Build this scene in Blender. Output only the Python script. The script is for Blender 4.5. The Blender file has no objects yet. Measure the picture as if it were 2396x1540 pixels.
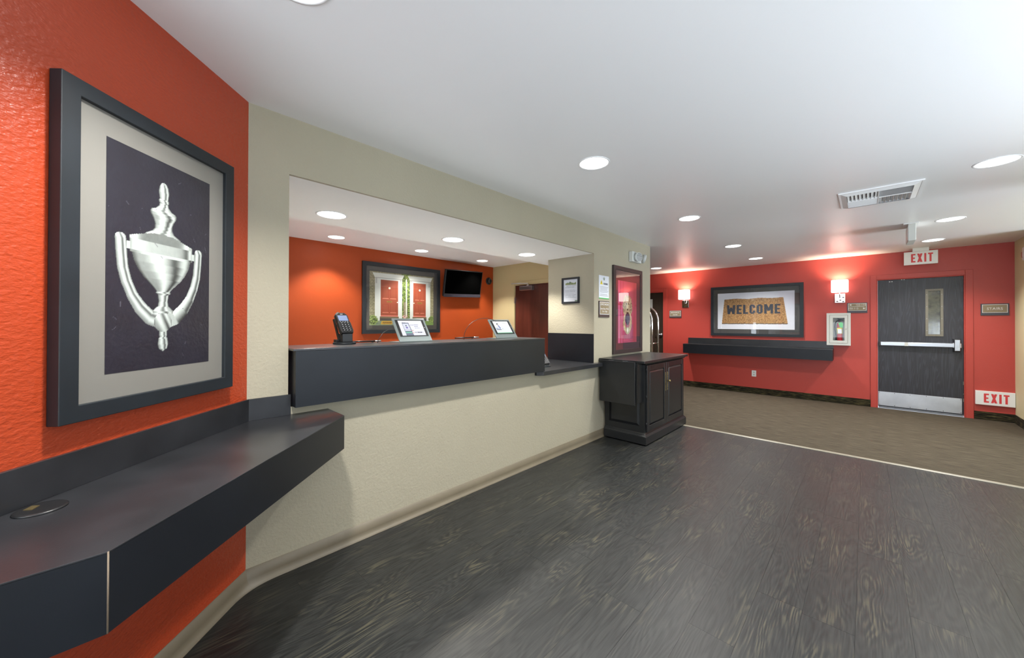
import bpy, bmesh, math, random
import numpy as np
from mathutils import Vector, Matrix
R = math.radians
random.seed(7)
rng = np.random.default_rng(5)
scene = bpy.context.scene
COL = scene.collection

# ------------------------------------------------------------------ camera
FPX, YAW, PITCH, ROLL, EYE = 863.2, 43.797, 0.321, 0.139, 1.3274
cd = bpy.data.cameras.new('camera')
cam = bpy.data.objects.new('camera', cd); COL.objects.link(cam)
cd.sensor_fit = 'HORIZONTAL'; cd.sensor_width = 36.0
cd.lens = 36.0 * FPX / 2396.0
cd.shift_y = -(770 - 751.58) / 2396.0
cd.clip_start = 0.02
_y, _p, _r = R(YAW), R(PITCH), R(ROLL)
fwd = Vector((-math.sin(_y) * math.cos(_p), math.cos(_y) * math.cos(_p), math.sin(_p)))
rt = Vector((math.cos(_y), math.sin(_y), 0)); up = rt.cross(fwd)
r2 = rt * math.cos(_r) + up * math.sin(_r); u2 = -rt * math.sin(_r) + up * math.cos(_r)
cam.matrix_world = Matrix(((r2.x, u2.x, -fwd.x, 0), (r2.y, u2.y, -fwd.y, 0), (r2.z, u2.z, -fwd.z, EYE), (0, 0, 0, 1)))
scene.camera = cam

# ------------------------------------------------------------------ light levels, world, exposure
SPOT_W = 180.0            # each recessed downlight
LENS_E = 9.0
DAY_COL = (0.80, 0.90, 1.0)
w = bpy.data.worlds.new('sky'); scene.world = w; w.use_nodes = True
w.node_tree.nodes['Background'].inputs[0].default_value = (0.78, 0.88, 1.0, 1)
w.node_tree.nodes['Background'].inputs[1].default_value = 1.0
scene.view_settings.view_transform = 'Standard'
scene.view_settings.look = 'None'
scene.view_settings.gamma = 1.0
scene.view_settings.use_curve_mapping = False
scene.view_settings.exposure = 0.34

def area(name, loc, rot, sx, sy, power, col):
    l = bpy.data.lights.new(name, 'AREA'); l.shape = 'RECTANGLE'; l.size = sx; l.size_y = sy
    l.energy = power; l.color = col
    o = bpy.data.objects.new(name, l); o.location = loc; o.rotation_euler = rot; COL.objects.link(o); return o
# daylight at the glazed entrance behind the camera and the glazing on the right
# (tilted up to brighten the ceiling, in place of light off paving outside)
area('daylight_back', (-0.05, -4.35, 1.10), (R(90 + 72), 0, 0), 2.8, 2.0, 275, DAY_COL)
area('daylight_right', (1.72, 0.9, 0.95), (R(90 + 78), 0, R(90)), 5.6, 1.2, 118, DAY_COL)
area('corridor_fill', (5.1, 6.1, 0.95), (R(90 + 50), 0, R(90)), 2.0, 1.6, 230, DAY_COL)  # fill light added at the unseen corridor end to brighten the far hall

# ------------------------------------------------------------------ helpers
def s2l(c):
    c = np.asarray(c, float) / 255.0
    return np.where(c <= 0.04045, c / 12.92, ((c + 0.055) / 1.055) ** 2.4)
def L(r, g, b): return tuple(float(v) for v in s2l((r, g, b))) + (1.0,)

def newmat(name):
    m = bpy.data.materials.new(name); m.use_nodes = True
    nt = m.node_tree; b = nt.nodes['Principled BSDF']; return m, nt, b
def pm(name, col, rough=0.5, metal=0.0, bump=0.0, bscale=100.0, var=0.0, vscale=3.0, spec=0.5, coat=0.0, emit=None, es=0.0, stretch=(1, 1, 1), coat_r=0.05, detail=3.0):
    m, nt, b = newmat(name)
    b.inputs['Base Color'].default_value = col
    b.inputs['Roughness'].default_value = rough; b.inputs['Metallic'].default_value = metal
    b.inputs['Specular IOR Level'].default_value = spec
    b.inputs['Coat Weight'].default_value = coat; b.inputs['Coat Roughness'].default_value = coat_r
    if emit: b.inputs['Emission Color'].default_value = emit; b.inputs['Emission Strength'].default_value = es
    if bump or var:
        g = nt.nodes.new('ShaderNodeNewGeometry'); mp = nt.nodes.new('ShaderNodeMapping')
        mp.inputs['Scale'].default_value = stretch
        nt.links.new(g.outputs['Position'], mp.inputs['Vector'])
    if bump:
        n = nt.nodes.new('ShaderNodeTexNoise'); n.inputs['Scale'].default_value = bscale; n.inputs['Detail'].default_value = detail
        nt.links.new(mp.outputs[0], n.inputs['Vector'])
        bp = nt.nodes.new('ShaderNodeBump'); bp.inputs['Strength'].default_value = bump; bp.inputs['Distance'].default_value = 0.003
        nt.links.new(n.outputs['Fac'], bp.inputs['Height']); nt.links.new(bp.outputs[0], b.inputs['Normal'])
    if var:
        n = nt.nodes.new('ShaderNodeTexNoise'); n.inputs['Scale'].default_value = vscale; n.inputs['Detail'].default_value = 5
        nt.links.new(mp.outputs[0], n.inputs['Vector'])
        cr = nt.nodes.new('ShaderNodeValToRGB'); c = col
        cr.color_ramp.elements[0].position = .3; cr.color_ramp.elements[1].position = .7
        cr.color_ramp.elements[0].color = (c[0] * (1 - var), c[1] * (1 - var), c[2] * (1 - var), 1)
        cr.color_ramp.elements[1].color = (min(1, c[0] * (1 + var)), min(1, c[1] * (1 + var)), min(1, c[2] * (1 + var)), 1)
        nt.links.new(n.outputs['Fac'], cr.inputs[0]); nt.links.new(cr.outputs[0], b.inputs['Base Color'])
    return m

RED = (0.40, 0.047, 0.012, 1)
TAN = (0.40, 0.365, 0.275, 1)
M = {}
M['red'] = pm('red_paint', RED, 0.36, bump=1.0, bscale=62, spec=0.62, stretch=(1, 1, 1.7), detail=2.5)
M['red_far'] = pm('red_paint_cool_sheen', (0.47, 0.056, 0.042, 1), 0.42, bump=0.22, bscale=80, spec=0.5)  # blue raised: cool daylight sheen on the far wall put into the colour
M['red_office'] = pm('red_paint_office', (0.39, 0.060, 0.011, 1), 0.5, bump=0.2, bscale=80, spec=0.3)
M['tan'] = pm('tan_paint', TAN, 0.62, bump=0.8, bscale=75, var=0.04, vscale=1.3, spec=0.3)
M['cream'] = pm('cream_paint', (0.54, 0.45, 0.25, 1), 0.6, bump=0.2, bscale=85, spec=0.3)
M['ceil'] = pm('ceiling_paint', (0.86, 0.86, 0.86, 1), 0.36, bump=0.05, bscale=9, spec=0.35, stretch=(1, 2.2, 1))
M['soffit'] = pm('soffit_paint', (0.88, 0.88, 0.85, 1), 0.6, bump=0.06, bscale=40, spec=0.3)
M['cove'] = pm('vinyl_cove', L(108, 99, 82), 0.45, var=0.10, vscale=4, bump=0.1, bscale=20)
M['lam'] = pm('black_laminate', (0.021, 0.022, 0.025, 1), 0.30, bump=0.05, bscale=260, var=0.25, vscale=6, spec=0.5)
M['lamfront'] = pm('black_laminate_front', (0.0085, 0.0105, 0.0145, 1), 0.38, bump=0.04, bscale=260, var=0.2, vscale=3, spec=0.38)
M['seam'] = pm('laminate_core_edge', L(120, 105, 88), 0.6)
M['frame'] = pm('black_frame', (0.012, 0.0165, 0.0215, 1), 0.45, var=0.15, vscale=8)
M['frame_brown'] = pm('dark_brown_frame', (0.034, 0.022, 0.022, 1), 0.38)
M['mat_champ'] = pm('champagne_mat', (0.27, 0.26, 0.235, 1), 0.50, metal=0.35, bump=0.05, bscale=300)
M['mat_dark'] = pm('charcoal_mat', L(72, 72, 72), 0.75, bump=0.04, bscale=300)
M['mat_wine'] = pm('dark_mat', L(62, 40, 46), 0.7)
M['steel'] = pm('brushed_steel', (0.42, 0.43, 0.46, 1), 0.30, metal=1.0, bump=0.04, bscale=60, stretch=(1, 1, 12))
M['chrome'] = pm('chrome', (0.8, 0.8, 0.82, 1), 0.08, metal=1.0)
M['plate'] = pm('kick_plate_steel', (0.66, 0.68, 0.72, 1), 0.34, metal=1.0, var=0.12, vscale=5, stretch=(1, 1, 1))
M['white'] = pm('white_enamel', L(232, 232, 232), 0.4)
M['trimwhite'] = pm('white_trim', L(238, 238, 238), 0.45)
M['offwhite'] = pm('grey_white_enamel', L(205, 207, 203), 0.4)
M['black'] = pm('black_plastic', (0.012, 0.012, 0.013, 1), 0.35)
M['blackmatt'] = pm('matt_black', (0.010, 0.010, 0.011, 1), 0.7)
M['screenoff'] = pm('switched_off_screen', (0.001, 0.001, 0.001, 1), 0.5, spec=0.0)
M['cab'] = pm('black_lacquer', (0.011, 0.012, 0.013, 1), 0.33, bump=0.03, bscale=120, spec=0.5)
M['redpaper'] = pm('exit_red', L(214, 62, 66), 0.5)
M['signback'] = pm('sign_back', L(66, 66, 76), 0.45)
M['signbackbr'] = pm('sign_back_brown', L(70, 55, 54), 0.5)
M['signface'] = pm('khaki_sign_face', L(140, 126, 100), 0.5)
M['signwhite'] = pm('sign_white', L(225, 224, 224), 0.5)
M['ink'] = pm('dark_ink', L(52, 60, 74), 0.6)
M['inkgrey'] = pm('grey_ink', L(150, 152, 160), 0.6)
M['paper'] = pm('white_paper', L(222, 226, 235), 0.6)
M['green'] = pm('green_print', L(70, 190, 95), 0.5)
M['olive'] = pm('olive_print', L(120, 140, 90), 0.6)
M['yellow'] = pm('yellow_print', L(225, 205, 50), 0.5)
M['extred'] = pm('extinguisher_red', L(178, 22, 40), 0.25, coat=0.5)
M['tablet'] = pm('grey_stand_metal', L(128, 138, 138), 0.38, metal=0.4)
M['mahog'] = pm('mahogany_veneer', (0.082, 0.021, 0.014, 1), 0.32, var=0.45, vscale=2.4, stretch=(3, 3, .5), coat=0.4, coat_r=0.2)
M['brown'] = pm('dark_brown_veneer', (0.036, 0.022, 0.014, 1), 0.45, var=0.2, vscale=6, stretch=(4, 4, .6))
M['officefloor'] = pm('pale_bounce_floor', (0.70, 0.76, 0.82, 1), 0.5)  # unseen floor, colour made pale to bounce light up to the soffit
M['cream2'] = pm('cream_paint_hall', (0.72, 0.66, 0.42, 1), 0.6, bump=0.2, bscale=85, spec=0.3)
M['brass'] = pm('aged_brass', L(150, 132, 90), 0.35, metal=0.8)
M['strip'] = pm('transition_strip', L(132, 127, 112), 0.4)
M['doorkit'] = pm('vision_frame', L(122, 118, 106), 0.5)
M['handlegrey'] = pm('satin_nickel', (0.5, 0.5, 0.52, 1), 0.3, metal=1.0)
M['lens'] = pm('lamp_lens', (1, 1, 1, 1), 0.5, emit=(1, 0.985, 0.95, 1), es=LENS_E)
M['shade'] = pm('lit_shade', (1, 1, 1, 1), 0.6, emit=(1, 0.93, 0.84, 1), es=2.6)
M['lcd'] = pm('lcd_screen', (0.1, 0.1, 0.1, 1), 0.3, emit=L(120, 150, 205), es=0.75)
M['vcol_glow'] = None
M['concrete'] = pm('concrete_paving', (0.5, 0.5, 0.48, 1), 0.9)

def glass_mat(name, tint=(1, 1, 1, 1), gl=1.0, rough=0.0, bump=0.0):
    m, nt, b = newmat(name); nt.nodes.remove(b)
    o = nt.nodes['Material Output']
    t = nt.nodes.new('ShaderNodeBsdfTransparent'); t.inputs[0].default_value = tint
    g = nt.nodes.new('ShaderNodeBsdfGlossy'); g.inputs['Roughness'].default_value = rough
    f = nt.nodes.new('ShaderNodeFresnel'); f.inputs[0].default_value = 1.5
    ml = nt.nodes.new('ShaderNodeMath'); ml.operation = 'MULTIPLY'; ml.inputs[1].default_value = gl
    mx = nt.nodes.new('ShaderNodeMixShader')
    gb = nt.nodes.new('ShaderNodeNewGeometry'); ib = nt.nodes.new('ShaderNodeMath'); ib.operation = 'SUBTRACT'; ib.inputs[0].default_value = 1.0
    m2 = nt.nodes.new('ShaderNodeMath'); m2.operation = 'MULTIPLY'; f.inputs[0].default_value = 1.5
    nt.links.new(gb.outputs['Backfacing'], ib.inputs[1]); nt.links.new(f.outputs[0], m2.inputs[0]); nt.links.new(ib.outputs[0], m2.inputs[1])
    nt.links.new(m2.outputs[0], ml.inputs[0]); nt.links.new(ml.outputs[0], mx.inputs[0])
    nt.links.new(t.outputs[0], mx.inputs[1]); nt.links.new(g.outputs[0], mx.inputs[2]); nt.links.new(mx.outputs[0], o.inputs[0])
    if bump:
        ge = nt.nodes.new('ShaderNodeNewGeometry'); n = nt.nodes.new('ShaderNodeTexNoise'); n.inputs['Scale'].default_value = 60
        bp = nt.nodes.new('ShaderNodeBump'); bp.inputs['Strength'].default_value = bump; bp.inputs['Distance'].default_value = .002
        nt.links.new(ge.outputs['Position'], n.inputs['Vector']); nt.links.new(n.outputs['Fac'], bp.inputs['Height'])
        nt.links.new(bp.outputs[0], g.inputs['Normal']); nt.links.new(bp.outputs[0], f.inputs['Normal'])
    return m
M['glass'] = glass_mat('clear_glass', gl=1.8)
M['glasscab'] = glass_mat('cabinet_glass', gl=0.35)
M['glassdark'] = pm('wired_dark_glass', L(78, 78, 62), 0.12, var=0.5, vscale=22, coat=0.6)

def vcol_mat(name, rough=0.5, coat=0.0, bump=0.0, bscale=60, emit=0.0, coat_r=0.05):
    m, nt, b = newmat(name)
    a = nt.nodes.new('ShaderNodeVertexColor'); a.layer_name = 'Col'
    nt.links.new(a.outputs[0], b.inputs['Base Color'])
    b.inputs['Roughness'].default_value = rough; b.inputs['Coat Weight'].default_value = coat; b.inputs['Coat Roughness'].default_value = coat_r
    if emit:
        nt.links.remove(b.inputs['Base Color'].links[0]); nt.links.new(a.outputs[0], b.inputs['Emission Color']); b.inputs['Emission Strength'].default_value = emit
        b.inputs['Base Color'].default_value = (0, 0, 0, 1)
    if bump:
        g = nt.nodes.new('ShaderNodeNewGeometry'); n = nt.nodes.new('ShaderNodeTexNoise'); n.inputs['Scale'].default_value = bscale; n.inputs['Detail'].default_value = 2
        bp = nt.nodes.new('ShaderNodeBump'); bp.inputs['Strength'].default_value = bump; bp.inputs['Distance'].default_value = .002
        nt.links.new(g.outputs['Position'], n.inputs['Vector']); nt.links.new(n.outputs['Fac'], bp.inputs['Height'])
        nt.links.new(bp.outputs[0], b.inputs['Normal']); nt.links.new(bp.outputs[0], b.inputs['Coat Normal'])
    return m
M['print_gloss'] = vcol_mat('textured_gloss_print', 0.42, 0.55, 0.5, 70, coat_r=0.12)
M['print'] = vcol_mat('photo_print', 0.5)
M['screen'] = vcol_mat('lit_screen', 0.4, emit=0.80)

# wood plank floor: dark grey oak with cathedral grain, along Y
def plank_mat():
    m, nt, b = newmat('dark_oak_plank'); N = nt.nodes.new; K = nt.links.new
    g = N('ShaderNodeNewGeometry'); oi = N('ShaderNodeObjectInfo')
    off = N('ShaderNodeVectorMath'); off.operation = 'SCALE'; off.inputs[0].default_value = (37, 91, 53)
    K(oi.outputs['Random'], off.inputs['Scale'])
    ad = N('ShaderNodeVectorMath'); ad.operation = 'ADD'; K(g.outputs['Position'], ad.inputs[0]); K(off.outputs[0], ad.inputs[1])
    m1 = N('ShaderNodeMapping'); m1.inputs['Scale'].default_value = (4.6, .72, 1); K(ad.outputs[0], m1.inputs[0])
    big = N('ShaderNodeTexNoise'); big.inputs['Scale'].default_value = 1.3; big.inputs['Detail'].default_value = 2.2; big.inputs['Roughness'].default_value = .45; K(m1.outputs[0], big.inputs['Vector'])
    mul = N('ShaderNodeMath'); mul.operation = 'MULTIPLY'; mul.inputs[1].default_value = 200; K(big.outputs['Fac'], mul.inputs[0])
    sn = N('ShaderNodeMath'); sn.operation = 'SINE'; K(mul.outputs[0], sn.inputs[0])
    m2 = N('ShaderNodeMapping'); m2.inputs['Scale'].default_value = (150, 7, 1); K(ad.outputs[0], m2.inputs[0])
    fine = N('ShaderNodeTexNoise'); fine.inputs['Scale'].default_value = 1; fine.inputs['Detail'].default_value = 5; K(m2.outputs[0], fine.inputs['Vector'])
    m3 = N('ShaderNodeMapping'); m3.inputs['Scale'].default_value = (7, 2.6, 1); K(ad.outputs[0], m3.inputs[0])
    pat = N('ShaderNodeTexNoise'); pat.inputs['Scale'].default_value = 1; pat.inputs['Detail'].default_value = 4; K(m3.outputs[0], pat.inputs['Vector'])
    # grain value
    a1 = N('ShaderNodeMath'); a1.operation = 'MULTIPLY_ADD'; a1.inputs[1].default_value = .105; K(sn.outputs[0], a1.inputs[0]); K(fine.outputs['Fac'], a1.inputs[2])
    cr = N('ShaderNodeValToRGB'); e = cr.color_ramp.elements
    e[0].position = .30; e[0].color = (.007, .0078, .0078, 1); e[1].position = .80; e[1].color = (.027, .028, .0255, 1)
    x = cr.color_ramp.elements.new(.52); x.color = (.0155, .0168, .0168, 1)
    K(a1.outputs[0], cr.inputs[0])
    # khaki wear patches, only on the grain ridges
    pr = N('ShaderNodeValToRGB'); pr.color_ramp.elements[0].position = .50; pr.color_ramp.elements[1].position = .74; K(pat.outputs['Fac'], pr.inputs[0])
    fr = N('ShaderNodeValToRGB'); fr.color_ramp.elements[0].position = .50; fr.color_ramp.elements[1].position = .68; K(a1.outputs[0], fr.inputs[0])
    mm = N('ShaderNodeMath'); mm.operation = 'MULTIPLY'; K(pr.outputs[0], mm.inputs[0]); K(fr.outputs[0], mm.inputs[1])
    mx = N('ShaderNodeMixRGB'); mx.inputs[2].default_value = (.070, .064, .040, 1); K(mm.outputs[0], mx.inputs[0]); K(cr.outputs[0], mx.inputs[1])
    # plank tone
    hv = N('ShaderNodeHueSaturation'); mr = N('ShaderNodeMapRange'); mr.inputs[3].default_value = .92; mr.inputs[4].default_value = 1.09
    K(oi.outputs['Random'], mr.inputs[0]); K(mr.outputs[0], hv.inputs['Value']); K(mx.outputs[0], hv.inputs['Color'])
    K(hv.outputs[0], b.inputs['Base Color'])
    b.inputs['Roughness'].default_value = .40; b.inputs['Specular IOR Level'].default_value = .55
    bp = N('ShaderNodeBump'); bp.inputs['Strength'].default_value = .4; bp.inputs['Distance'].default_value = .0012
    K(a1.outputs[0], bp.inputs['Height']); K(bp.outputs[0], b.inputs['Normal'])
    return m
M['plank'] = plank_mat()

def streak_mat(name, cols, scale, rough=.95, bump=.5, pos=(.3, .5, .7)):
    m, nt, b = newmat(name); N = nt.nodes.new; K = nt.links.new
    g = N('ShaderNodeNewGeometry'); mp = N('ShaderNodeMapping'); mp.inputs['Scale'].default_value = scale; K(g.outputs['Position'], mp.inputs[0])
    n = N('ShaderNodeTexNoise'); n.inputs['Scale'].default_value = 1; n.inputs['Detail'].default_value = 5; n.inputs['Roughness'].default_value = .62; K(mp.outputs[0], n.inputs['Vector'])
    cr = N('ShaderNodeValToRGB'); el = cr.color_ramp.elements
    el[0].position = pos[0]; el[0].color = cols[0]; el[1].position = pos[2]; el[1].color = cols[2]; x = el.new(pos[1]); x.color = cols[1]
    K(n.outputs['Fac'], cr.inputs[0]); K(cr.outputs[0], b.inputs['Base Color']); b.inputs['Roughness'].default_value = rough
    b.inputs['Specular IOR Level'].default_value = .2
    bp = N('ShaderNodeBump'); bp.inputs['Strength'].default_value = bump; bp.inputs['Distance'].default_value = .003
    K(n.outputs['Fac'], bp.inputs['Height']); K(bp.outputs[0], b.inputs['Normal'])
    return m
M['carpet'] = streak_mat('taupe_carpet', [(.024, .018, .011, 1), (.060, .048, .032, 1), (.105, .088, .062, 1)], (6, 95, 1))
M['carpetbase'] = streak_mat('carpet_base', [(.010, .009, .007, 1), (.045, .037, .018, 1), (.17, .14, .055, 1)], (9, 9, 75), pos=(.42, .56, .76))

def oak_door_mat():
    m, nt, b = newmat('black_stained_oak'); N = nt.nodes.new; K = nt.links.new
    g = N('ShaderNodeNewGeometry'); mp = N('ShaderNodeMapping'); mp.inputs['Scale'].default_value = (6.5, 1, .42); K(g.outputs['Position'], mp.inputs[0])
    n = N('ShaderNodeTexNoise'); n.inputs['Scale'].default_value = 1.3; n.inputs['Detail'].default_value = 2; K(mp.outputs[0], n.inputs['Vector'])
    mu = N('ShaderNodeMath'); mu.operation = 'MULTIPLY'; mu.inputs[1].default_value = 120; K(n.outputs['Fac'], mu.inputs[0])
    s = N('ShaderNodeMath'); s.operation = 'SINE'; K(mu.outputs[0], s.inputs[0])
    cr = N('ShaderNodeValToRGB'); cr.color_ramp.elements[0].position = 0; cr.color_ramp.elements[0].color = (.024, .024, .031, 1)
    cr.color_ramp.elements[1].position = 1; cr.color_ramp.elements[1].color = (.037, .038, .050, 1)
    K(s.outputs[0], cr.inputs[0]); K(cr.outputs[0], b.inputs['Base Color']); b.inputs['Roughness'].default_value = .42
    bp = N('ShaderNodeBump'); bp.inputs['Strength'].default_value = .25; bp.inputs['Distance'].default_value = .001
    K(s.outputs[0], bp.inputs['Height']); K(bp.outputs[0], b.inputs['Normal'])
    return m
M['oakblack'] = oak_door_mat()

class MB:
    def __init__(s): s.bm = bmesh.new()
    def box(s, x0, x1, y0, y1, z0, z1, bev=0):
        r = bmesh.ops.create_cube(s.bm, size=1)
        vs = r['verts']
        for v in vs:
            v.co = Vector(((x0 + x1) / 2 + v.co.x * (x1 - x0), (y0 + y1) / 2 + v.co.y * (y1 - y0), (z0 + z1) / 2 + v.co.z * (z1 - z0)))
        if bev:
            es = {e for v in vs for e in v.link_edges}
            bmesh.ops.bevel(s.bm, geom=list(es), offset=bev, segments=2, affect='EDGES', profile=.5)
        return s
    def prism(s, pts, axis, a, b):
        """extrude polygon pts (2D) along axis 'x','y','z' between a and b"""
        def P(p, t):
            return {'x': (t, p[0], p[1]), 'y': (p[0], t, p[1]), 'z': (p[0], p[1], t)}[axis]
        v0 = [s.bm.verts.new(P(p, a)) for p in pts]; v1 = [s.bm.verts.new(P(p, b)) for p in pts]
        n = len(pts)
        f = [s.bm.faces.new(v0), s.bm.faces.new(v1[::-1])]
        for i in range(n): f.append(s.bm.faces.new((v0[i], v1[i], v1[(i + 1) % n], v0[(i + 1) % n])))
        bmesh.ops.recalc_face_normals(s.bm, faces=f)
        return s
    def frustum(s, r0, z0, r1, z1, axis='y'):
        """between rectangles r=(a0,a1,b0,b1) at depths z0,z1 along axis"""
        def P(a, b, t): return {'y': (a, t, b), 'x': (t, a, b), 'z': (a, b, t)}[axis]
        def q(r, t): return [s.bm.verts.new(P(*c, t)) for c in ((r[0], r[2]), (r[1], r[2]), (r[1], r[3]), (r[0], r[3]))]
        A = q(r0, z0); B = q(r1, z1)
        f = [s.bm.faces.new(A), s.bm.faces.new(B[::-1])]
        for i in range(4): f.append(s.bm.faces.new((A[i], B[i], B[(i + 1) % 4], A[(i + 1) % 4])))
        bmesh.ops.recalc_face_normals(s.bm, faces=f); return s
    def ring(s, ro, ri, y0, y1, axis='y'):
        """rectangular frame, outer ro, inner ri =(a0,a1,b0,b1), mitred, from y0 to y1"""
        def P(a, b, t): return {'y': (a, t, b), 'x': (t, a, b), 'z': (a, b, t)}[axis]
        def q(r, t): return [s.bm.verts.new(P(*c, t)) for c in ((r[0], r[2]), (r[1], r[2]), (r[1], r[3]), (r[0], r[3]))]
        O0, O1, I0, I1 = q(ro, y0), q(ro, y1), q(ri, y0), q(ri, y1); f = []
        for i in range(4):
            j = (i + 1) % 4
            f += [s.bm.faces.new((O0[i], O0[j], I0[j], I0[i])), s.bm.faces.new((O1[i], I1[i], I1[j], O1[j])),
                  s.bm.faces.new((O0[i], O1[i], O1[j], O0[j])), s.bm.faces.new((I0[i], I0[j], I1[j], I1[i]))]
        bmesh.ops.recalc_face_normals(s.bm, faces=f); return s
    def tube(s, pts, r, seg=10, closed=False):
        pts = [Vector(p) for p in pts]; rings = []; n = len(pts); prev = None
        for i, p in enumerate(pts):
            t = (pts[min(i + 1, n - 1)] - pts[max(i - 1, 0)]).normalized()
            if prev is None:
                a = Vector((0, 0, 1)) if abs(t.z) < .9 else Vector((1, 0, 0)); u = t.cross(a).normalized()
            else: u = (prev - t * prev.dot(t)).normalized()
            prev = u; v = t.cross(u); rr = r[i] if isinstance(r, (list, tuple)) else r
            rings.append([s.bm.verts.new(p + (u * math.cos(2 * math.pi * k / seg) + v * math.sin(2 * math.pi * k / seg)) * rr) for k in range(seg)])
        for i in range(n - 1):
            for k in range(seg):
                f = s.bm.faces.new((rings[i][k], rings[i][(k + 1) % seg], rings[i + 1][(k + 1) % seg], rings[i + 1][k])); f.smooth = True
        s.bm.faces.new(rings[0][::-1]); s.bm.faces.new(rings[-1]); return s
    def lathe(s, prof, c=(0, 0, 0), axis='z', seg=28, sx=1.0, sy=1.0):
        rings = []
        for (r, z) in prof:
            ring = []
            for k in range(seg):
                a = 2 * math.pi * k / seg; x, y = r * math.cos(a) * sx, r * math.sin(a) * sy
                q = {'z': (x, y, z), 'y': (x, z, y), 'x': (z, x, y)}[axis]
                ring.append(s.bm.verts.new(Vector(c) + Vector(q)))
            rings.append(ring)
        fs = []
        for i in range(len(rings) - 1):
            for k in range(seg):
                f = s.bm.faces.new((rings[i][k], rings[i][(k + 1) % seg], rings[i + 1][(k + 1) % seg], rings[i + 1][k])); f.smooth = True; fs.append(f)
        if prof[0][0] > 0: fs.append(s.bm.faces.new(rings[0][::-1]))
        if prof[-1][0] > 0: fs.append(s.bm.faces.new(rings[-1]))
        bmesh.ops.recalc_face_normals(s.bm, faces=fs); return s
    def xf(s, mat): bmesh.ops.transform(s.bm, matrix=mat, verts=s.bm.verts); return s
    def build(s, name, mat, parent=None, world=True, smooth=False):
        me = bpy.data.meshes.new(name)
        if parent is not None and world:
            bmesh.ops.transform(s.bm, matrix=wm(parent).inverted(), verts=s.bm.verts)
        bmesh.ops.remove_doubles(s.bm, verts=s.bm.verts, dist=1e-6) if False else None
        s.bm.to_mesh(me); s.bm.free()
        me.materials.append(mat)
        if smooth:
            for p in me.polygons: p.use_smooth = True
        o = bpy.data.objects.new(name, me); COL.objects.link(o)
        if parent is not None: o.parent = parent
        return o

def wm(o):
    m = Matrix.Translation(o.location) @ o.rotation_euler.to_matrix().to_4x4()
    return (wm(o.parent) @ m) if o.parent else m
def bevel_mod(o, w=.002, seg=2):
    b = o.modifiers.new('bevel', 'BEVEL'); b.width = w; b.segments = seg; b.limit_method = 'ANGLE'; return o
def tag(o, label, cat, group=None, kind=None):
    o['label'] = label; o['category'] = cat
    if group: o['group'] = group
    if kind: o['kind'] = kind
    return o
def thing(name, label, cat, loc, rz=0, group=None):
    o = bpy.data.objects.new(name, None); COL.objects.link(o); o.empty_display_size = .05
    o.location = loc; o.rotation_euler = (0, 0, R(rz)); return tag(o, label, cat, group)
def struct(name, mb, mat, parent=None):
    o = mb.build(name, mat, parent)
    if parent is None: o['kind'] = 'structure'
    return o
def sempty(name, loc, rz=0):
    o = bpy.data.objects.new(name, None); COL.objects.link(o); o.location = loc; o.rotation_euler = (0, 0, R(rz)); o['kind'] = 'structure'; return o
def dup(root, loc, label, rz=None, group=None):
    r = root.copy(); COL.objects.link(r); r.location = loc; r['label'] = label
    if group: r['group'] = group
    if rz is not None: r.rotation_euler = (0, 0, R(rz))
    for ch in list(root.children):
        c = ch.copy(); COL.objects.link(c); c.parent = r
        for g in ch.children:
            d = g.copy(); COL.objects.link(d); d.parent = c
    return r

def text(body, parent, x, z, h, mat, y=-.01, width=None, bold=0.0, name='lettering', align='CENTER', ext=.0008, persp=None):
    """text in the parent's local XZ plane facing -Y; h = capital height; optional total width"""
    cu = bpy.data.curves.new('t', 'FONT'); cu.body = body; cu.size = 1; cu.align_x = 'LEFT'; cu.offset = bold; cu.resolution_u = 3
    to = bpy.data.objects.new('t', cu); COL.objects.link(to)
    dg = bpy.context.evaluated_depsgraph_get(); me = bpy.data.meshes.new_from_object(to.evaluated_get(dg))
    bpy.data.objects.remove(to); bpy.data.curves.remove(cu)
    co = np.array([v.co[:] for v in me.vertices])
    x0, x1 = co[:, 0].min(), co[:, 0].max()
    caph = 0.729 + 2 * bold
    s = h / caph; sx = s if width is None else width / (x1 - x0)
    bm = bmesh.new(); bm.from_mesh(me); bpy.data.meshes.remove(me)
    for v in bm.verts:
        px = (v.co.x - x0) * sx; pz = (v.co.y + bold) * s
        if align == 'CENTER': px -= (x1 - x0) * sx / 2
        if align == 'RIGHT': px -= (x1 - x0) * sx
        v.co = Vector((px + x, y, pz + z - h / 2))
    r = bmesh.ops.extrude_face_region(bm, geom=bm.faces[:])
    for e in r['geom']:
        if isinstance(e, bmesh.types.BMVert): e.co.y -= ext
    bmesh.ops.recalc_face_normals(bm, faces=bm.faces[:])
    me = bpy.data.meshes.new(name); bm.to_mesh(me); bm.free(); me.materials.append(mat)
    o = bpy.data.objects.new(name, me); COL.objects.link(o); o.parent = parent
    return o

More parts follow.
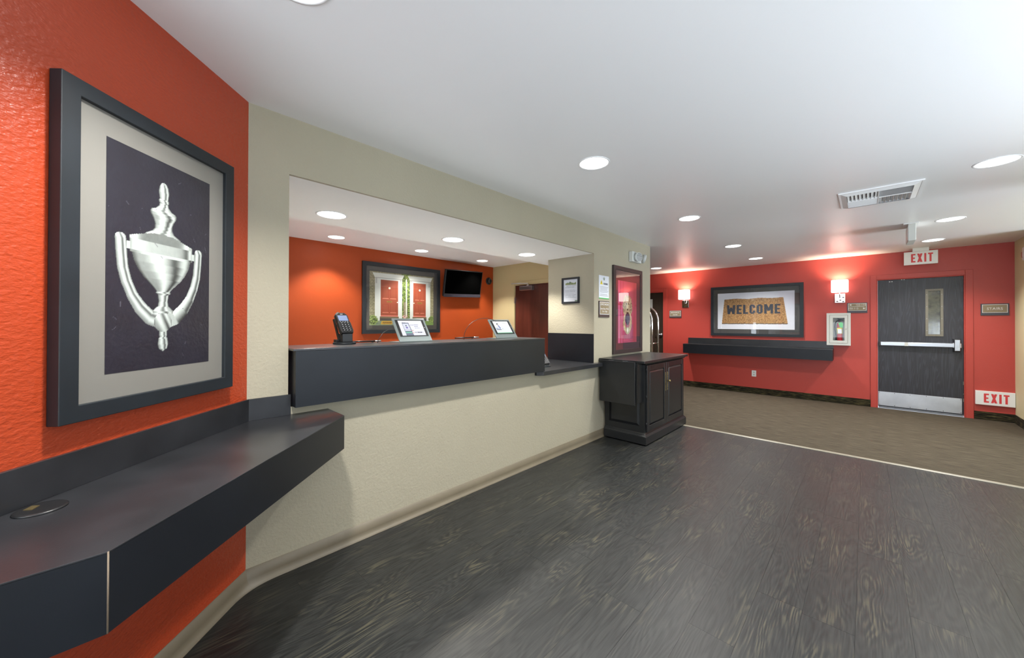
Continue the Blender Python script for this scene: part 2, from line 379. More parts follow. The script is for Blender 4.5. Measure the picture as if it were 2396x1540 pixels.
def block_text(body, parent, x, z, h, width, st, mat, y, gap=.18, ext=.0005, name='lettering', wd=None):
    """heavy condensed block capitals out of convex strokes; x,z = centre, st = stroke width in letter heights"""
    def quad(a, b, t, horiz=False):   # stroke from a to b, thickness t measured along x (or z)
        d = (0, t / 2) if horiz else (t / 2, 0)
        return [(a[0] - d[0], a[1] - d[1]), (a[0] + d[0], a[1] + d[1]), (b[0] + d[0], b[1] + d[1]), (b[0] - d[0], b[1] - d[1])]
    def rect(x0, x1, z0, z1): return [(x0, z0), (x1, z0), (x1, z1), (x0, z1)]
    W = dict(E=.46, X=.56, I=st, T=.50, W=.78, L=.44, C=.50, O=.52, M=.74)
    if wd: W.update(wd)
    def letter(c):
        w = W[c]; k = .30 * w
        if c == 'E': return [rect(0, st, 0, 1), rect(st, w, 0, st * .8), rect(st, w, 1 - st * .8, 1), rect(st, w * .88, .5 - st * .38, .5 + st * .38)]
        if c == 'I': return [rect(0, st, 0, 1)]
        if c == 'T': return [rect(0, w, 1 - st * .8, 1), rect(w / 2 - st / 2, w / 2 + st / 2, 0, 1 - st * .8)]
        if c == 'L': return [rect(0, st, 0, 1), rect(st, w, 0, st * .85)]
        if c == 'X': return [quad((st * .55, 0), (w - st * .55, 1), st * 1.1), quad((w - st * .55, 0), (st * .55, 1), st * 1.1)]
        if c == 'W': return [quad((w * .20, 0), (st / 2, 1), st), quad((w * .22, 0), (w * .5, .72), st), quad((w * .78, 0), (w * .5, .72), st), quad((w * .80, 0), (w - st / 2, 1), st)]
        if c == 'M': return [rect(0, st, 0, 1), rect(w - st, w, 0, 1), quad((st * .6, 1), (w / 2, .30), st), quad((w - st * .6, 1), (w / 2, .30), st)]
        if c in 'CO':
            o = [(k, 0), (w - k, 0), (w, k), (w, 1 - k), (w - k, 1), (k, 1), (0, 1 - k), (0, k)]
            s2 = st * .62; i = [(k + s2 * .3, st * .85), (w - k - s2 * .3, st * .85), (w - st, k + st * .4), (w - st, 1 - k - st * .4), (w - k - s2 * .3, 1 - st * .85), (k + s2 * .3, 1 - st * .85), (st, 1 - k - st * .4), (st, k + st * .4)]
            q = [[o[j], o[(j + 1) % 8], i[(j + 1) % 8], i[j]] for j in range(8)]
            if c == 'C':
                q.pop(2); q += [rect(w - st, w, k, .36), rect(w - st, w, .64, 1 - k)]
            return q
    tot = sum(W[c] for c in body) + gap * (len(body) - 1); sx = width / tot; cx = x - width / 2; mb = MB()
    for c in body:
        for k, poly in enumerate(letter(c)):
            mb.prism([(cx + p[0] * sx, z - h / 2 + p[1] * h) for p in poly], 'y', y, y - ext - k * .00002)
        cx += (W[c] + gap) * sx
    return mb.build(name, mat, parent, False)

def painted(name, w, h, nx, ny, fn, mat, parent, y=0.0, cx=0.0, cz=0.0, M4=None):
    """flat print: grid in XZ facing -Y with one colour per vertex; fn(u,v)->(N,3) linear, u left-right 0..1, v bottom-top 0..1"""
    u, v = np.meshgrid(np.linspace(0, 1, nx), np.linspace(0, 1, ny)); u = u.ravel(); v = v.ravel()
    co = np.stack([cx + (u - .5) * w, np.full_like(u, y), cz + (v - .5) * h], 1)
    me = bpy.data.meshes.new(name)
    i = np.arange(nx - 1); j = np.arange(ny - 1); I, J = np.meshgrid(i, j); a = (J * nx + I).ravel()
    faces = np.stack([a, a + 1, a + 1 + nx, a + nx], 1)
    me.from_pydata(co.tolist(), [], faces.tolist())
    col = np.ones((nx * ny, 4), np.float32); col[:, :3] = np.clip(fn(u, v), 0, 1)
    at = me.color_attributes.new('Col', 'FLOAT_COLOR', 'POINT'); at.data.foreach_set('color', col.ravel())
    me.materials.append(mat); o = bpy.data.objects.new(name, me); COL.objects.link(o); o.parent = parent
    if M4: o.matrix_local = M4
    return o

# value noise for the prints
def vnoise(x, y, seed=0):
    r = np.random.default_rng(seed).random((64, 64)); xi = np.floor(x).astype(int); yi = np.floor(y).astype(int)
    fx = x - xi; fy = y - yi; fx = fx * fx * (3 - 2 * fx); fy = fy * fy * (3 - 2 * fy); g = lambda a, b: r[a % 64, b % 64]
    return (g(xi, yi) * (1 - fx) + g(xi + 1, yi) * fx) * (1 - fy) + (g(xi, yi + 1) * (1 - fx) + g(xi + 1, yi + 1) * fx) * fy
def fbm(x, y, seed=0, o=4): return sum(vnoise(x * 2 ** k, y * 2 ** k, seed + k) * .5 ** k for k in range(o)) / 1.875

# ------------------------------------------------------------------ room shell
XD, YC, YF, ZC, ZS, XR = 2.2476, 0.418, 8.247, 2.44, 2.131, 1.446
S = math.sqrt(.5)
YEND = 5.227; YO0, YO1 = 0.602, 3.701; YT = 5.02; XOF = -5.37; YOB = 5.05; YBACK = -4.2; XK = -1.54; YK = YC - (XD + XK) * 1.0  # knocker wall end
YK = YC - (-XD - XK) * -1.0 if False else -0.29

# ceiling
struct('ceiling', MB().box(-6.6, XR + .14, YBACK - .1, YF + .15, ZC, ZC + .1).box(XR + .14, 4.95, 4.95, 7.35, ZC, ZC + .1), M['ceil'])
o = struct('ceiling', MB().box(-3.18, -XD - .001, .30, YOB, ZS, ZC - .001), M['soffit'])
# front desk wall (tan): left stub, half wall, header, pier
mb = MB()
mb.prism([(-XD, YC), (-XD, YO0), (-XD - .16, YO0), (-XD - .16, YC - .16)], 'z', 0, ZC)
mb.box(-XD - .12, -XD, YO0, YO1, 0, .872)
mb.box(-XD - .02, -XD + .0005, YO0 - .001, YO1 + .001, ZS - .0005, ZC)
mb.box(-2.91, -XD, YO1, YEND, 0, ZC)
struct('wall_front_desk', mb, M['tan'])
# knocker wall (45 degrees) and its continuation
mb = MB().prism([(-XD, YC), (XK, YK), (XK - .15, YK - .06), (-XD - .12, YC - .12)], 'z', 0, ZC)
mb.box(XK - .12, XK, YBACK, YK, 0, ZC)
struct('wall_left', mb, M['red'])
# far wall with two door openings
DX0, DX1, DZ = .126, 1.021, 2.032
QX0, QX1 = -4.15, -3.238
mb = MB()
for a, b, z0, z1 in ((-6.6, QX0, 0, ZC), (QX0, QX1, DZ, ZC), (QX1, DX0, 0, ZC), (DX0, DX1, DZ, ZC), (DX1, XR, 0, ZC)):
    mb.box(a, b, YF, YF + .14, z0, z1)
struct('wall_far', mb, M['red_far'])
struct('wall_corridor_end', MB().box(-6.7, -6.6, YEND, YF, 0, ZC), M['tan'])
# right wall: solid at the far end, glazed toward the street
mb = MB().box(XR, XR + .14, 4.9, 5.05, 0, ZC); mb.box(XR, XR + .14, 7.25, YF + .14, 0, ZC); mb.box(XR + .14, 4.9, 7.25, 7.35, 0, ZC); mb.box(XR + .14, 4.9, 4.95, 5.05, 0, ZC); mb.box(XR, XR + .14, -2.2, 4.9, 2.3, ZC); mb.box(XR, XR + .14, YBACK, -2.2, 0, ZC); mb.box(XR, XR + .14, -2.2, 4.9, 0, .12)
struct('wall_right', mb, M['cream2'])
mb = MB().box(XK - .12, XR, YBACK - .14, YBACK, 2.3, ZC)
mb.box(XK - .12, XK + .08, YBACK - .14, YBACK, 0, 2.3); mb.box(XR - .08, XR, YBACK - .14, YBACK, 0, 2.3)
struct('wall_back', mb, M['cream'])
def window(name, ax, a0, a1, c, z0, z1, n):
    r = sempty(name, (c, a0, z0) if ax == 'x' else (a0, c, z0))
    st = (a1 - a0) / n
    for i in range(n):
        A0, A1 = a0 + i * st, a0 + (i + 1) * st
        MB().ring((A0, A1, z0, z1), (A0 + .05, A1 - .05, z0 + .05, z1 - .05), c, c + .05, ax).build('frame', M['handlegrey'], r)
        q = MB()
        if ax == 'x': q.box(c + .02, c + .028, A0 + .05, A1 - .05, z0 + .05, z1 - .05)
        else: q.box(A0 + .05, A1 - .05, c + .02, c + .028, z0 + .05, z1 - .05)
        q.build('pane', M['glass'], r)
window('window_1', 'x', -2.2, 4.9, XR + .03, .12, 2.3, 6)
window('window_3', 'x', 5.05, 7.25, 4.93, .12, 2.3, 2)
window('window_2', 'y', XK + .08, XR - .08, YBACK - .09, 0.0, 2.3, 3)
tag(MB().box(XR + .14, 9, -9, 4.95, -.12, -.06).box(-6, XR + .14, -9, YBACK - .14, -.12, -.06).build('pavement', M['concrete']), 'pale concrete pavement outside the glazed entrance', 'pavement')
# office
struct('wall_office_side', MB().box(XOF - .12, XOF, .1, YOB, 0, ZC), M['red_office'])
mb = MB(); OX0, OX1, OZ = -4.775, -3.86, 2.045
for a, b, z0, z1 in ((XOF - .12, OX0, 0, ZC), (OX0, OX1, OZ, ZC), (OX1, -2.91, 0, ZC)):
    mb.box(a, b, YOB, YEND, z0, z1)
mb.box(-6.6, XOF - .12, YOB, YEND, 0, ZC)
struct('wall_office_back', mb, M['cream'])
struct('wall_office_near', MB().box(XOF, -XD - .16, .1, .3, 0, ZC), M['tan'])

# floors
fl = sempty('floor', (0, 0, 0))
MB().box(XK - .9, XR, YBACK, YT, -.06, -.004).build('subfloor', M['blackmatt'], fl)
MB().box(-6.0, -XD + .001, -.3, YEND, -.06, -.002).build('office_floor', M['officefloor'], fl)
PW, PL = .178, 1.22
meshes = {}
x = -1.994 - 2 * PW; row = 0
while x < XR:
    off = random.random() * PL if row not in (1,) else .43
    y = -1.4 - off
    while y < YT:
        a0, a1 = max(y, -1.6), min(y + PL, YT)
        if a1 - a0 > .03:
            g = .0003; x1 = min(x + PW, XR)
            # skip what lies behind the angled wall
            if (x1 + a1) > (-XD + YC) - .1 or a0 > YC:
                q = MB(); q.frustum((x, x1, a0, a1), -.004, (x + g, x1 - g, a0 + g, a1 - g), 0.0, 'z')
                q.build('plank', M['plank'], fl)
        y += PL
    x += PW; row += 1
MB().box(XK, XR, YBACK, -1.6, -.004, 0).build('plank_field', M['plank'], fl)['kind'] = 'stuff'
o = struct('floor', MB().box(-6.6, XR, YT + .012, YF, -.06, .004).box(XR, 4.95, 5.05, 7.25, -.06, .004), M['carpet'])
o = struct('trim_1', MB().prism([(YT - .012, 0.0), (YT - .012, .003), (YT, .009), (YT + .022, .009), (YT + .034, .004), (YT + .034, 0.0)], 'x', -XD + .02, XR), M['strip'])
# fill between pier and carpet edge
# cove base along knocker wall and desk wall
def cove(name, path, mat, h=.088, t=.004, toe=.024):
    prof = [(0, h), (t, h), (t + .001, .035), (t + .004, .018), (t + .010, .007), (toe, .0015), (toe, 0), (0, 0)]
    bm = bmesh.new(); rings = []
    for i, p in enumerate(path):
        d0 = (Vector(path[i]) - Vector(path[i - 1])).normalized() if i else None
        d1 = (Vector(path[i + 1]) - Vector(path[i])).normalized() if i < len(path) - 1 else None
        ds = [d for d in (d0, d1) if d is not None]; d = sum(ds, Vector((0, 0))).normalized()
        nrm = Vector((d.y, -d.x)); k = 1 / max(.5, nrm.dot(Vector((ds[0].y, -ds[0].x))))
        rings.append([bm.verts.new((p[0] + nrm.x * r_ * k, p[1] + nrm.y * r_ * k, z)) for r_, z in prof])
    for i in range(len(rings) - 1):
        for k in range(len(prof) - 1):
            bm.faces.new((rings[i][k], rings[i][k + 1], rings[i + 1][k + 1], rings[i + 1][k]))
    bm.faces.new(rings[0]); bm.faces.new(rings[-1]); bmesh.ops.recalc_face_normals(bm, faces=bm.faces[:])
    me = bpy.data.meshes.new(name); bm.to_mesh(me); bm.free(); me.materials.append(mat)
    for p in me.polygons: p.use_smooth = True
    o = bpy.data.objects.new(name, me); COL.objects.link(o); o['kind'] = 'structure'; return o
kx = lambda t: (-XD + S * t, YC - S * t)
def cove2(name, rings_in, mat, h=.088, t=.004, toe=.026):
    prof = [(0, h), (t, h), (t + .001, .035), (t + .004, .020), (t + .011, .008), (toe, .0015), (toe, 0), (0, 0)]
    bm = bmesh.new(); rings = []
    for (pw, q, n) in rings_in:
        ring = []
        for r_, z in prof:
            f = max(0.0, min(1.0, 1 - (z - .004) / .05)); f = f * f * (3 - 2 * f)
            ring.append(bm.verts.new((pw[0] * (1 - f) + q[0] * f + n[0] * r_, pw[1] * (1 - f) + q[1] * f + n[1] * r_, z)))
        rings.append(ring)
    for i in range(len(rings) - 1):
        for k in range(len(prof) - 1): bm.faces.new((rings[i][k], rings[i][k + 1], rings[i + 1][k + 1], rings[i + 1][k]))
    bmesh.ops.recalc_face_normals(bm, faces=bm.faces[:])
    me = bpy.data.meshes.new(name); bm.to_mesh(me); bm.free(); me.materials.append(mat)
    for p in me.polygons: p.use_smooth = True
    o = bpy.data.objects.new(name, me); COL.objects.link(o); o['kind'] = 'structure'; return o
A_, B_, C_ = Vector(kx(.13)), Vector((-XD, YC)), Vector((-XD, YC + .13)); nA, nC = Vector((S, S)), Vector((1, 0)); bz = []
for k in range(17):
    u_ = k / 16; q_ = A_ * (1 - u_) ** 2 + B_ * 2 * u_ * (1 - u_) + C_ * u_ ** 2
    pw = A_.lerp(B_, u_ * 2) if u_ <= .5 else B_.lerp(C_, u_ * 2 - 1); bz.append((pw, q_, (nA.lerp(nC, u_)).normalized()))
st_l = [(Vector(p), Vector(p), nA) for p in (kx(1.0), kx(.7), kx(.3), kx(.14))]
cove2('baseboard_left', st_l + bz[:9], M['cove'])
cove2('baseboard_front_desk', bz[8:] + [(Vector((-XD, y)), Vector((-XD, y)), nC) for y in (YC + .14, 1.5, 3.0, YEND)], M['cove'])
cove('baseboard_left', [(XK, -3.9), (XK, YK - .03)], M['cove'])
mb = MB()
for a, b in ((-6.6, -4.23), (-3.158, .055), (1.097, XR)): mb.box(a, b, YF - .010, YF, .004, .116)
struct('baseboard_far', mb, M['carpetbase'])
struct('baseboard_right', MB().box(XR - .010, XR, 7.25, YF - .01, .004, .116), M['carpetbase'])

# ------------------------------------------------------------------ doors
def casing(name, x0, x1, z1, y, w_, mat, parent, d=.016, jd=.14):
    q = MB()
    q.box(x0 - w_, x0, y - d, y, 0, z1 + w_); q.box(x1, x1 + w_, y - d, y, 0, z1 + w_); q.box(x0, x1, y - d, y, z1, z1 + w_)
    q.box(x0, x0 + .012, y - d + .004, y + jd, 0, z1); q.box(x1 - .012, x1, y - d + .004, y + jd, 0, z1); q.box(x0 + .012, x1 - .012, y - d + .004, y + jd, z1 - .012, z1)
    return bevel_mod(q.build(name, mat, parent), .003)
d1 = sempty('door_1', (DX0, YF, 0))
casing('door_frame', DX0, DX1, DZ, YF, .072, M['red_far'], d1)
yl = YF + .022
VX0, VX1, VZ0, VZ1 = .672, .792, 1.178, 1.822
q = MB(); a0, a1, b0, b1 = DX0 + .014, DX1 - .014, .03, DZ - .014
q.box(a0, VX0, yl, yl + .044, b0, b1); q.box(VX1, a1, yl, yl + .044, b0, b1); q.box(VX0, VX1, yl, yl + .044, b0, VZ0); q.box(VX0, VX1, yl, yl + .044, VZ1, b1)
leaf = q.build('door_leaf', M['oakblack'], d1)
MB().ring((VX0 - .028, VX1 + .028, VZ0 - .028, VZ1 + .028), (VX0, VX1, VZ0, VZ1), yl - .010, yl, 'y').build('vision_frame', M['doorkit'], leaf)
MB().box(VX0, VX1, yl + .018, yl + .024, VZ0, VZ1).build('glass_pane', M['glassdark'], leaf)
q = MB()
for i in range(2):
    for zz in (VZ0 - .014, VZ1 + .014, ): q.lathe([(.004, 0), (.003, -.003)], ((VX0 + VX1) / 2, yl - .010, zz), 'y', 8)
for xx in (VX0 - .014, VX1 + .014):
    for k in range(4): q.lathe([(.004, 0), (.003, -.003)], (xx, yl - .010, VZ0 + (VZ1 - VZ0) * (k + .3) / 3.6), 'y', 8)
q.build('screw', M['handlegrey'], leaf)
kp = bevel_mod(MB().box(DX0 + .018, DX1 - .030, yl - .003, yl, .045, .262).build('kick_plate', M['plate'], leaf), .001)
q = MB()
for k in range(6):
    for zz in (.058, .249): q.lathe([(.005, 0), (.003, -.002)], (DX0 + .03 + k * .165, yl - .003, zz), 'y', 8)
q.build('screw', M['frame'], leaf)
MB().box(DX0 + .02, DX1 - .02, yl - .004, yl + .05, .004, .026).build('door_sweep', M['steel'], d1)
# panic bar
bar = MB().box(.165, .93, yl - .058, yl - .010, .992, 1.052, .006).build('push_bar', M['steel'], d1)
MB().box(.145, .166, yl - .060, yl, .986, 1.058, .004).build('end_cap', M['black'], bar)
MB().box(.425, .465, yl - .0595, yl - .057, .994, 1.050).build('joint_plate', M['offwhite'], bar)
q = MB(); q.frustum((.905, .982, .925, 1.125), yl, (.917, .970, .945, 1.105), yl - .070, 'y'); q.box(.900, .985, yl - .055, yl - .010, .985, 1.06, .006)
bevel_mod(q.build('latch_case', M['steel'], bar), .004)
MB().box(.985, 1.004, yl - .03, yl, .99, 1.03, .003).build('latch', M['black'], bar)
q = MB()
for xx, zz in ((.265, 1.985), (.29, 1.985), (.395, 2.008), (.42, 2.008)): q.box(xx, xx + .014, yl - .003, yl, zz, zz + .009)
q.build('screw_plug', M['white'], leaf)
q = MB()
for zz, hh in ((.46, .05), (.32, .02), (.22, .045)): q.box(DX1 - .020, DX1 - .012, yl - .006, yl + .01, zz, zz + hh, .002)
q.build('bare_chip', M['doorkit'], d1)

d2 = sempty('door_2', (OX0, YOB, 0))
casing('door_frame', OX0, OX1, OZ, YOB, .055, M['cream'], d2, .014, .12)
lf = MB().box(OX0 + .013, OX1 - .013, YOB + .012, YOB + .055, .01, OZ - .013).build('door_leaf', M['mahog'], d2)
for zz in (1.70, .95, .25): MB().box(OX0 - .004, OX0 + .018, YOB - .012, YOB + .012, zz, zz + .11, .002).build('hinge', M['handlegrey'], d2)
cl = bevel_mod(MB().box(-4.60, -4.30, YOB - .065, YOB + .012, 1.925, 2.005).build('door_closer', M['steel'], d2), .008)
MB().tube([(-4.42, YOB - .03, 2.01), (-4.42, YOB - .03, 2.05), (-4.80, YOB - .06, 2.068)], .010).build('closer_arm', M['offwhite'], cl)
MB().tube([(-4.80, YOB - .06, 2.068), (-4.60, YOB - .012, 2.068)], .009).build('closer_arm', M['offwhite'], cl)
MB().lathe([(.025, 0), (.025, .02)], (-4.42, YOB - .03, 2.005), 'z', 14).build('spindle', M['handlegrey'], cl)

d3 = sempty('door_3', (QX0, YF, 0))
casing('door_frame', QX0, QX1, DZ, YF, .072, M['red_far'], d3)
lf3 = MB().box(QX0 + .013, QX1 - .013, YF + .022, YF + .066, .01, DZ - .013).build('door_leaf', M['brown'], d3)
hd = MB().lathe([(.036, 0), (.034, -.012), (.022, -.016), (.018, -.045), (0.001, -.047)], (-3.30, YF + .022, 1.083), 'y', 20).build('door_handle', M['handlegrey'], d3)
MB().tube([(-3.30, YF - .02, 1.083), (-3.34, YF - .026, 1.083), (-3.42, YF - .022, 1.081)], [.012, .010, .008]).build('lever', M['handlegrey'], hd)
MB().box(-3.70, -3.50, YF + .016, YF + .022, 1.68, 1.88).build('notice_plate', M['offwhite'], lf3)

# ------------------------------------------------------------------ near ledge with backsplash
LZ, LB = .832, .655
lg = thing('wall_ledge', 'long black laminate wall ledge below the door-knocker picture, with mitred corners', 'ledge', (-1.9, .3, LB))
poly = [(-XD, YC), (-XD, .806), (-2.013, .806), (-1.182, -.026), (-1.182, -1.4), (XK, -1.4), (XK, YK)]
q = MB().prism(poly, 'z', LZ - .004, LZ)
bevel_mod(q.build('worktop', M['lam'], lg), .0008)
def slab(p0, p1, z0, z1, t, inward):
    """vertical slab from p0 to p1 with thickness t on the side 'inward' (unit vec)"""
    q = MB(); i = Vector(inward) * t; a = Vector(p0); b = Vector(p1)
    q.prism([tuple(a), tuple(b), tuple(b + i), tuple(a + i)], 'z', z0, z1); return q
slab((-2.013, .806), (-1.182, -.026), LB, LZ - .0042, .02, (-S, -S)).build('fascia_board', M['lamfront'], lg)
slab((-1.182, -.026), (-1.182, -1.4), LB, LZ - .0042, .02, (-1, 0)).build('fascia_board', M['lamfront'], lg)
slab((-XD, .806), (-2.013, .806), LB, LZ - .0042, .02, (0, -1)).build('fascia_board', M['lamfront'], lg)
MB().lathe([(.0016, LB + .001), (.0016, LZ - .0005)], (-1.1815, -.0255, 0), 'z', 8).build('corner_seam', M['seam'], lg)
q = slab((-XD, YC), (XK, YK), LZ, .941, .013, (S, S)); bevel_mod(q.build('backsplash', M['lam'], lg), .001)
q = slab((-XD, YC + .006), (-XD, .612), LZ, .941, .013, (1, 0)); bevel_mod(q.build('backsplash', M['lam'], lg), .001)
q = slab((XK, YK), (XK, -1.4), LZ, .941, .013, (1, 0)); q.build('backsplash', M['lam'], lg)
gr = MB().lathe([(.048, LZ), (.048, LZ + .003), (.044, LZ + .0055), (.038, LZ + .005), (.0001, LZ + .0045)], (-1.575, -.155, 0), 'z', 32).build('grommet', M['black'], lg)
gc = Vector((-1.575, -.155))
q = MB().prism([(gc.x - .030, gc.y - .018), (gc.x - .008, gc.y - .030), (gc.x + .004, gc.y - .014), (gc.x - .018, gc.y - .004)], 'z', LZ + .0048, LZ + .0062)
q.build('cable_slot', M['brass'], gr)

# ------------------------------------------------------------------ reception counter
rc_ = thing('reception_counter', 'raised black laminate reception counter in the service opening', 'counter', (-2.3, 1.65, .877))
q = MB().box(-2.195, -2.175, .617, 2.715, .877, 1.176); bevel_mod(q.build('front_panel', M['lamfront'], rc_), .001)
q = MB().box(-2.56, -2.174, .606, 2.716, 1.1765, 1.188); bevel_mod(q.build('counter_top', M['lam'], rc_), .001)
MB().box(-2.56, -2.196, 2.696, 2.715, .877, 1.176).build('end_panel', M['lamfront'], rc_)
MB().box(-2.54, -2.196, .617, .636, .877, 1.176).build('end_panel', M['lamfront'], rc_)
lc = thing('lower_counter', 'low black laminate counter right of the raised counter with tall splash panel', 'counter', (-2.5, 3.2, .835))
q = MB().prism([(-2.175, 2.70), (-2.225, 2.655), (-2.9, 2.655), (-2.9, 3.700), (-XD + .0005, 3.700), (-XD + .0005, 3.77), (-2.175, 3.77)], 'z', .8722, .8755)
q.prism([(-2.175, 2.70), (-2.225, 2.655), (-XD + .0005, 2.655), (-XD + .0005, 3.77), (-2.175, 3.77)], 'z', .836, .8722)
bevel_mod(q.build('counter_top', M['lam'], lc), .0015)
q = MB().box(-2.905, -XD - .002, 3.688, 3.7005, .876, 1.207); bevel_mod(q.build('splash_panel', M['lamfront'], lc), .001)

# ------------------------------------------------------------------ framed pictures
def framed(name, label, loc, rz, W, H, fw, d, matc, PW_, PH_, fn, nx, ny, pmat=None, fmat=None, pcx=0, pcz=0, glass=True, group=None, cat='picture'):
    t = thing(name, label, cat, loc, rz, group)
    o = MB().ring((-W / 2, W / 2, -H / 2, H / 2), (-W / 2 + fw, W / 2 - fw, -H / 2 + fw, H / 2 - fw), -d, -.001, 'y').build('frame', fmat or M['frame'], t, False); bevel_mod(o, .002)
    MB().box(-W / 2 + fw, W / 2 - fw, -d + .014, -.003, -H / 2 + fw, H / 2 - fw).build('mat_board', matc, t, False)
    painted('print', PW_, PH_, nx, ny, fn, pmat or M['print'], t, -d + .0132, pcx, pcz)
    if glass: MB().box(-W / 2 + fw, W / 2 - fw, -d + .007, -d + .0085, -H / 2 + fw, H / 2 - fw).build('glass_pane', M['glass'], t, False)
    return t

def mix(a, b, t): return a * (1 - t)[:, None] + b * t[:, None]
def c3(r, g, b): return s2l((r, g, b))[None, :]
def sm(x, a, b): t = np.clip((x - a) / (b - a), 0, 1); return t * t * (3 - 2 * t)

def paint_knocker(u, v):
    W, H = .412, .762; X = (u - .5) * W + .006; Z = (v - .5) * H
    n = fbm(u * 6, v * 9, 3)
    bg = mix(c3(38, 37, 48), c3(30, 27, 36), n) + 0 * X[:, None]
    ht = np.full(X.shape, -1.0); nx_ = np.zeros_like(X); nz_ = np.zeros_like(X)
    def put(mask, h, gx, gz):
        m = mask & (h > ht); ht[m] = h[m]; nx_[m] = gx[m]; nz_[m] = gz[m]
    def lath(prof, base=0.0, k=1.0):
        zz = np.array([p[0] for p in prof])[::-1]; ww = np.array([p[1] for p in prof])[::-1]
        w_ = np.interp(Z, zz, ww, left=0, right=0)
        w2 = np.interp(Z + .003, zz, ww, left=0, right=0); dw = (w2 - w_) / .003
        m = (np.abs(X) < w_) & (w_ > .001); r = np.where(m, X / np.maximum(w_, 1e-4), 0)
        put(m, base + w_ * np.sqrt(1 - np.clip(r * r, 0, .999)) * k, r, np.clip(-dw * .6, -.8, .8))
    # swinging ring
    pts = np.array([(-.155, .066), (-.152, .02), (-.147, -.03), (-.135, -.075), (-.115, -.12), (-.085, -.163), (-.05, -.197), (0, -.216)])
    pts = np.vstack([pts, pts[::-1][1:] * [-1, 1]])
    dist = np.full(X.shape, 9.0); side = np.zeros_like(X); dzv = np.zeros_like(X)
    for (a, b) in zip(pts[:-1], pts[1:]):
        d = b - a; l2 = d @ d; t = np.clip(((X - a[0]) * d[0] + (Z - a[1]) * d[1]) / l2, 0, 1)
        px, pz = X - a[0] - t * d[0], Z - a[1] - t * d[1]; dd = np.hypot(px, pz)
        m = dd < dist; dist[m] = dd[m]; side[m] = px[m]; dzv[m] = pz[m]
    wr = .0185 + .008 * sm(-Z, .10, .21)
    m = (dist < wr); rr = np.clip(dist / wr, 0, .999)
    put(m, .01 + wr * np.sqrt(1 - rr ** 2), side / wr, dzv / wr)
    d = np.hypot(X, (Z + .214) * 1.0) / .036; put(d < 1, .03 + .036 * np.sqrt(1 - np.clip(d, 0, .999) ** 2), X / .036, (Z + .214) / .036)
    lath([(.305, 0), (.301, .010), (.29, .017), (.27, .021), (.25, .018), (.243, .0165), (.24, .020), (.231, .020), (.228, .0165), (.215, .020), (.203, .032), (.198, .047), (.19, .053), (.18, .051), (.165, .041), (.145, .034), (.13, .035), (.118, .044), (.104, .07), (.098, .075)])
    lath([(.03, .118), (.0, .110), (-.03, .094), (-.055, .074), (-.075, .052), (-.092, .034), (-.100, .027), (-.106, .030), (-.112, .022), (-.136, .018), (-.155, .022), (-.172, .042), (-.18, .043)], .01)
    lath([(-.244, .015), (-.262, .016), (-.268, .013), (-.274, .018), (-.295, .021), (-.312, .016), (-.32, .004), (-.321, 0)])
    # cross block
    top = np.interp(np.abs(X), [0, .045, .085, .124], [.112, .108, .096, .084])
    m = (np.abs(X) < .126) & (Z < top) & (Z > .024 + .004 * (np.abs(X) / .126))
    fac = np.where(Z > .075, .75, np.where(Z < .036, -.7, .12))
    put(m, np.full_like(X, .2), np.clip(X / .126, -1, 1) ** 5, fac)
    m = (np.abs(np.abs(X) - .130) < .006) & (Z < .06) & (Z > .035); put(m, np.full_like(X, .25), X * 0, X * 0 - .8)
    nzz = np.sqrt(np.clip(1 - nx_ ** 2 - nz_ ** 2, 0.02, 1))
    # matcap of a brushed nickel reflection
    e = nx_ * .9 + nz_ * .45
    lum = .50 + .42 * np.exp(-((e + .25) / .30) ** 2) + .30 * np.exp(-((e - .62) / .16) ** 2) - .30 * np.exp(-((e - .30) / .17) ** 2) - .28 * sm(np.abs(nx_), .82, 1.0) + .16 * nz_
    lum += .06 * (fbm(u * 40, v * 50, 9) - .5)
    met = np.clip(lum, .10, 1.0)[:, None] ** 1.35 * np.array([[.64, .70, .66]])
    msk = (ht > -1)
    out = np.where(msk[:, None], met, bg)
    rngk = np.random.default_rng(3)
    for k in range(26):   # scuffs and scratches on the poster
        cx_, cz_ = rngk.random() * W - W / 2, rngk.random() * H - H / 2; an = rngk.random() * 3.1; ln = .002 + rngk.random() * .008
        a = (X - cx_) * math.cos(an) + (Z - cz_) * math.sin(an); b = -(X - cx_) * math.sin(an) + (Z - cz_) * math.cos(an)
        out = np.where(((np.abs(a) < ln) & (np.abs(b) < .0008))[:, None], c3(84, 84, 94), out)
    return out
tcx = .480; kp_ = (-XD + S * tcx, YC - S * tcx, 1.540)
kn = framed('framed_picture', 'large black-framed picture of a silver door knocker on the left red wall', kp_, 135, .670, 1.018, .050, .036, M['mat_champ'], .412, .762, paint_knocker, 170, 300, M['print_gloss'], None, .003, .002, glass=False)

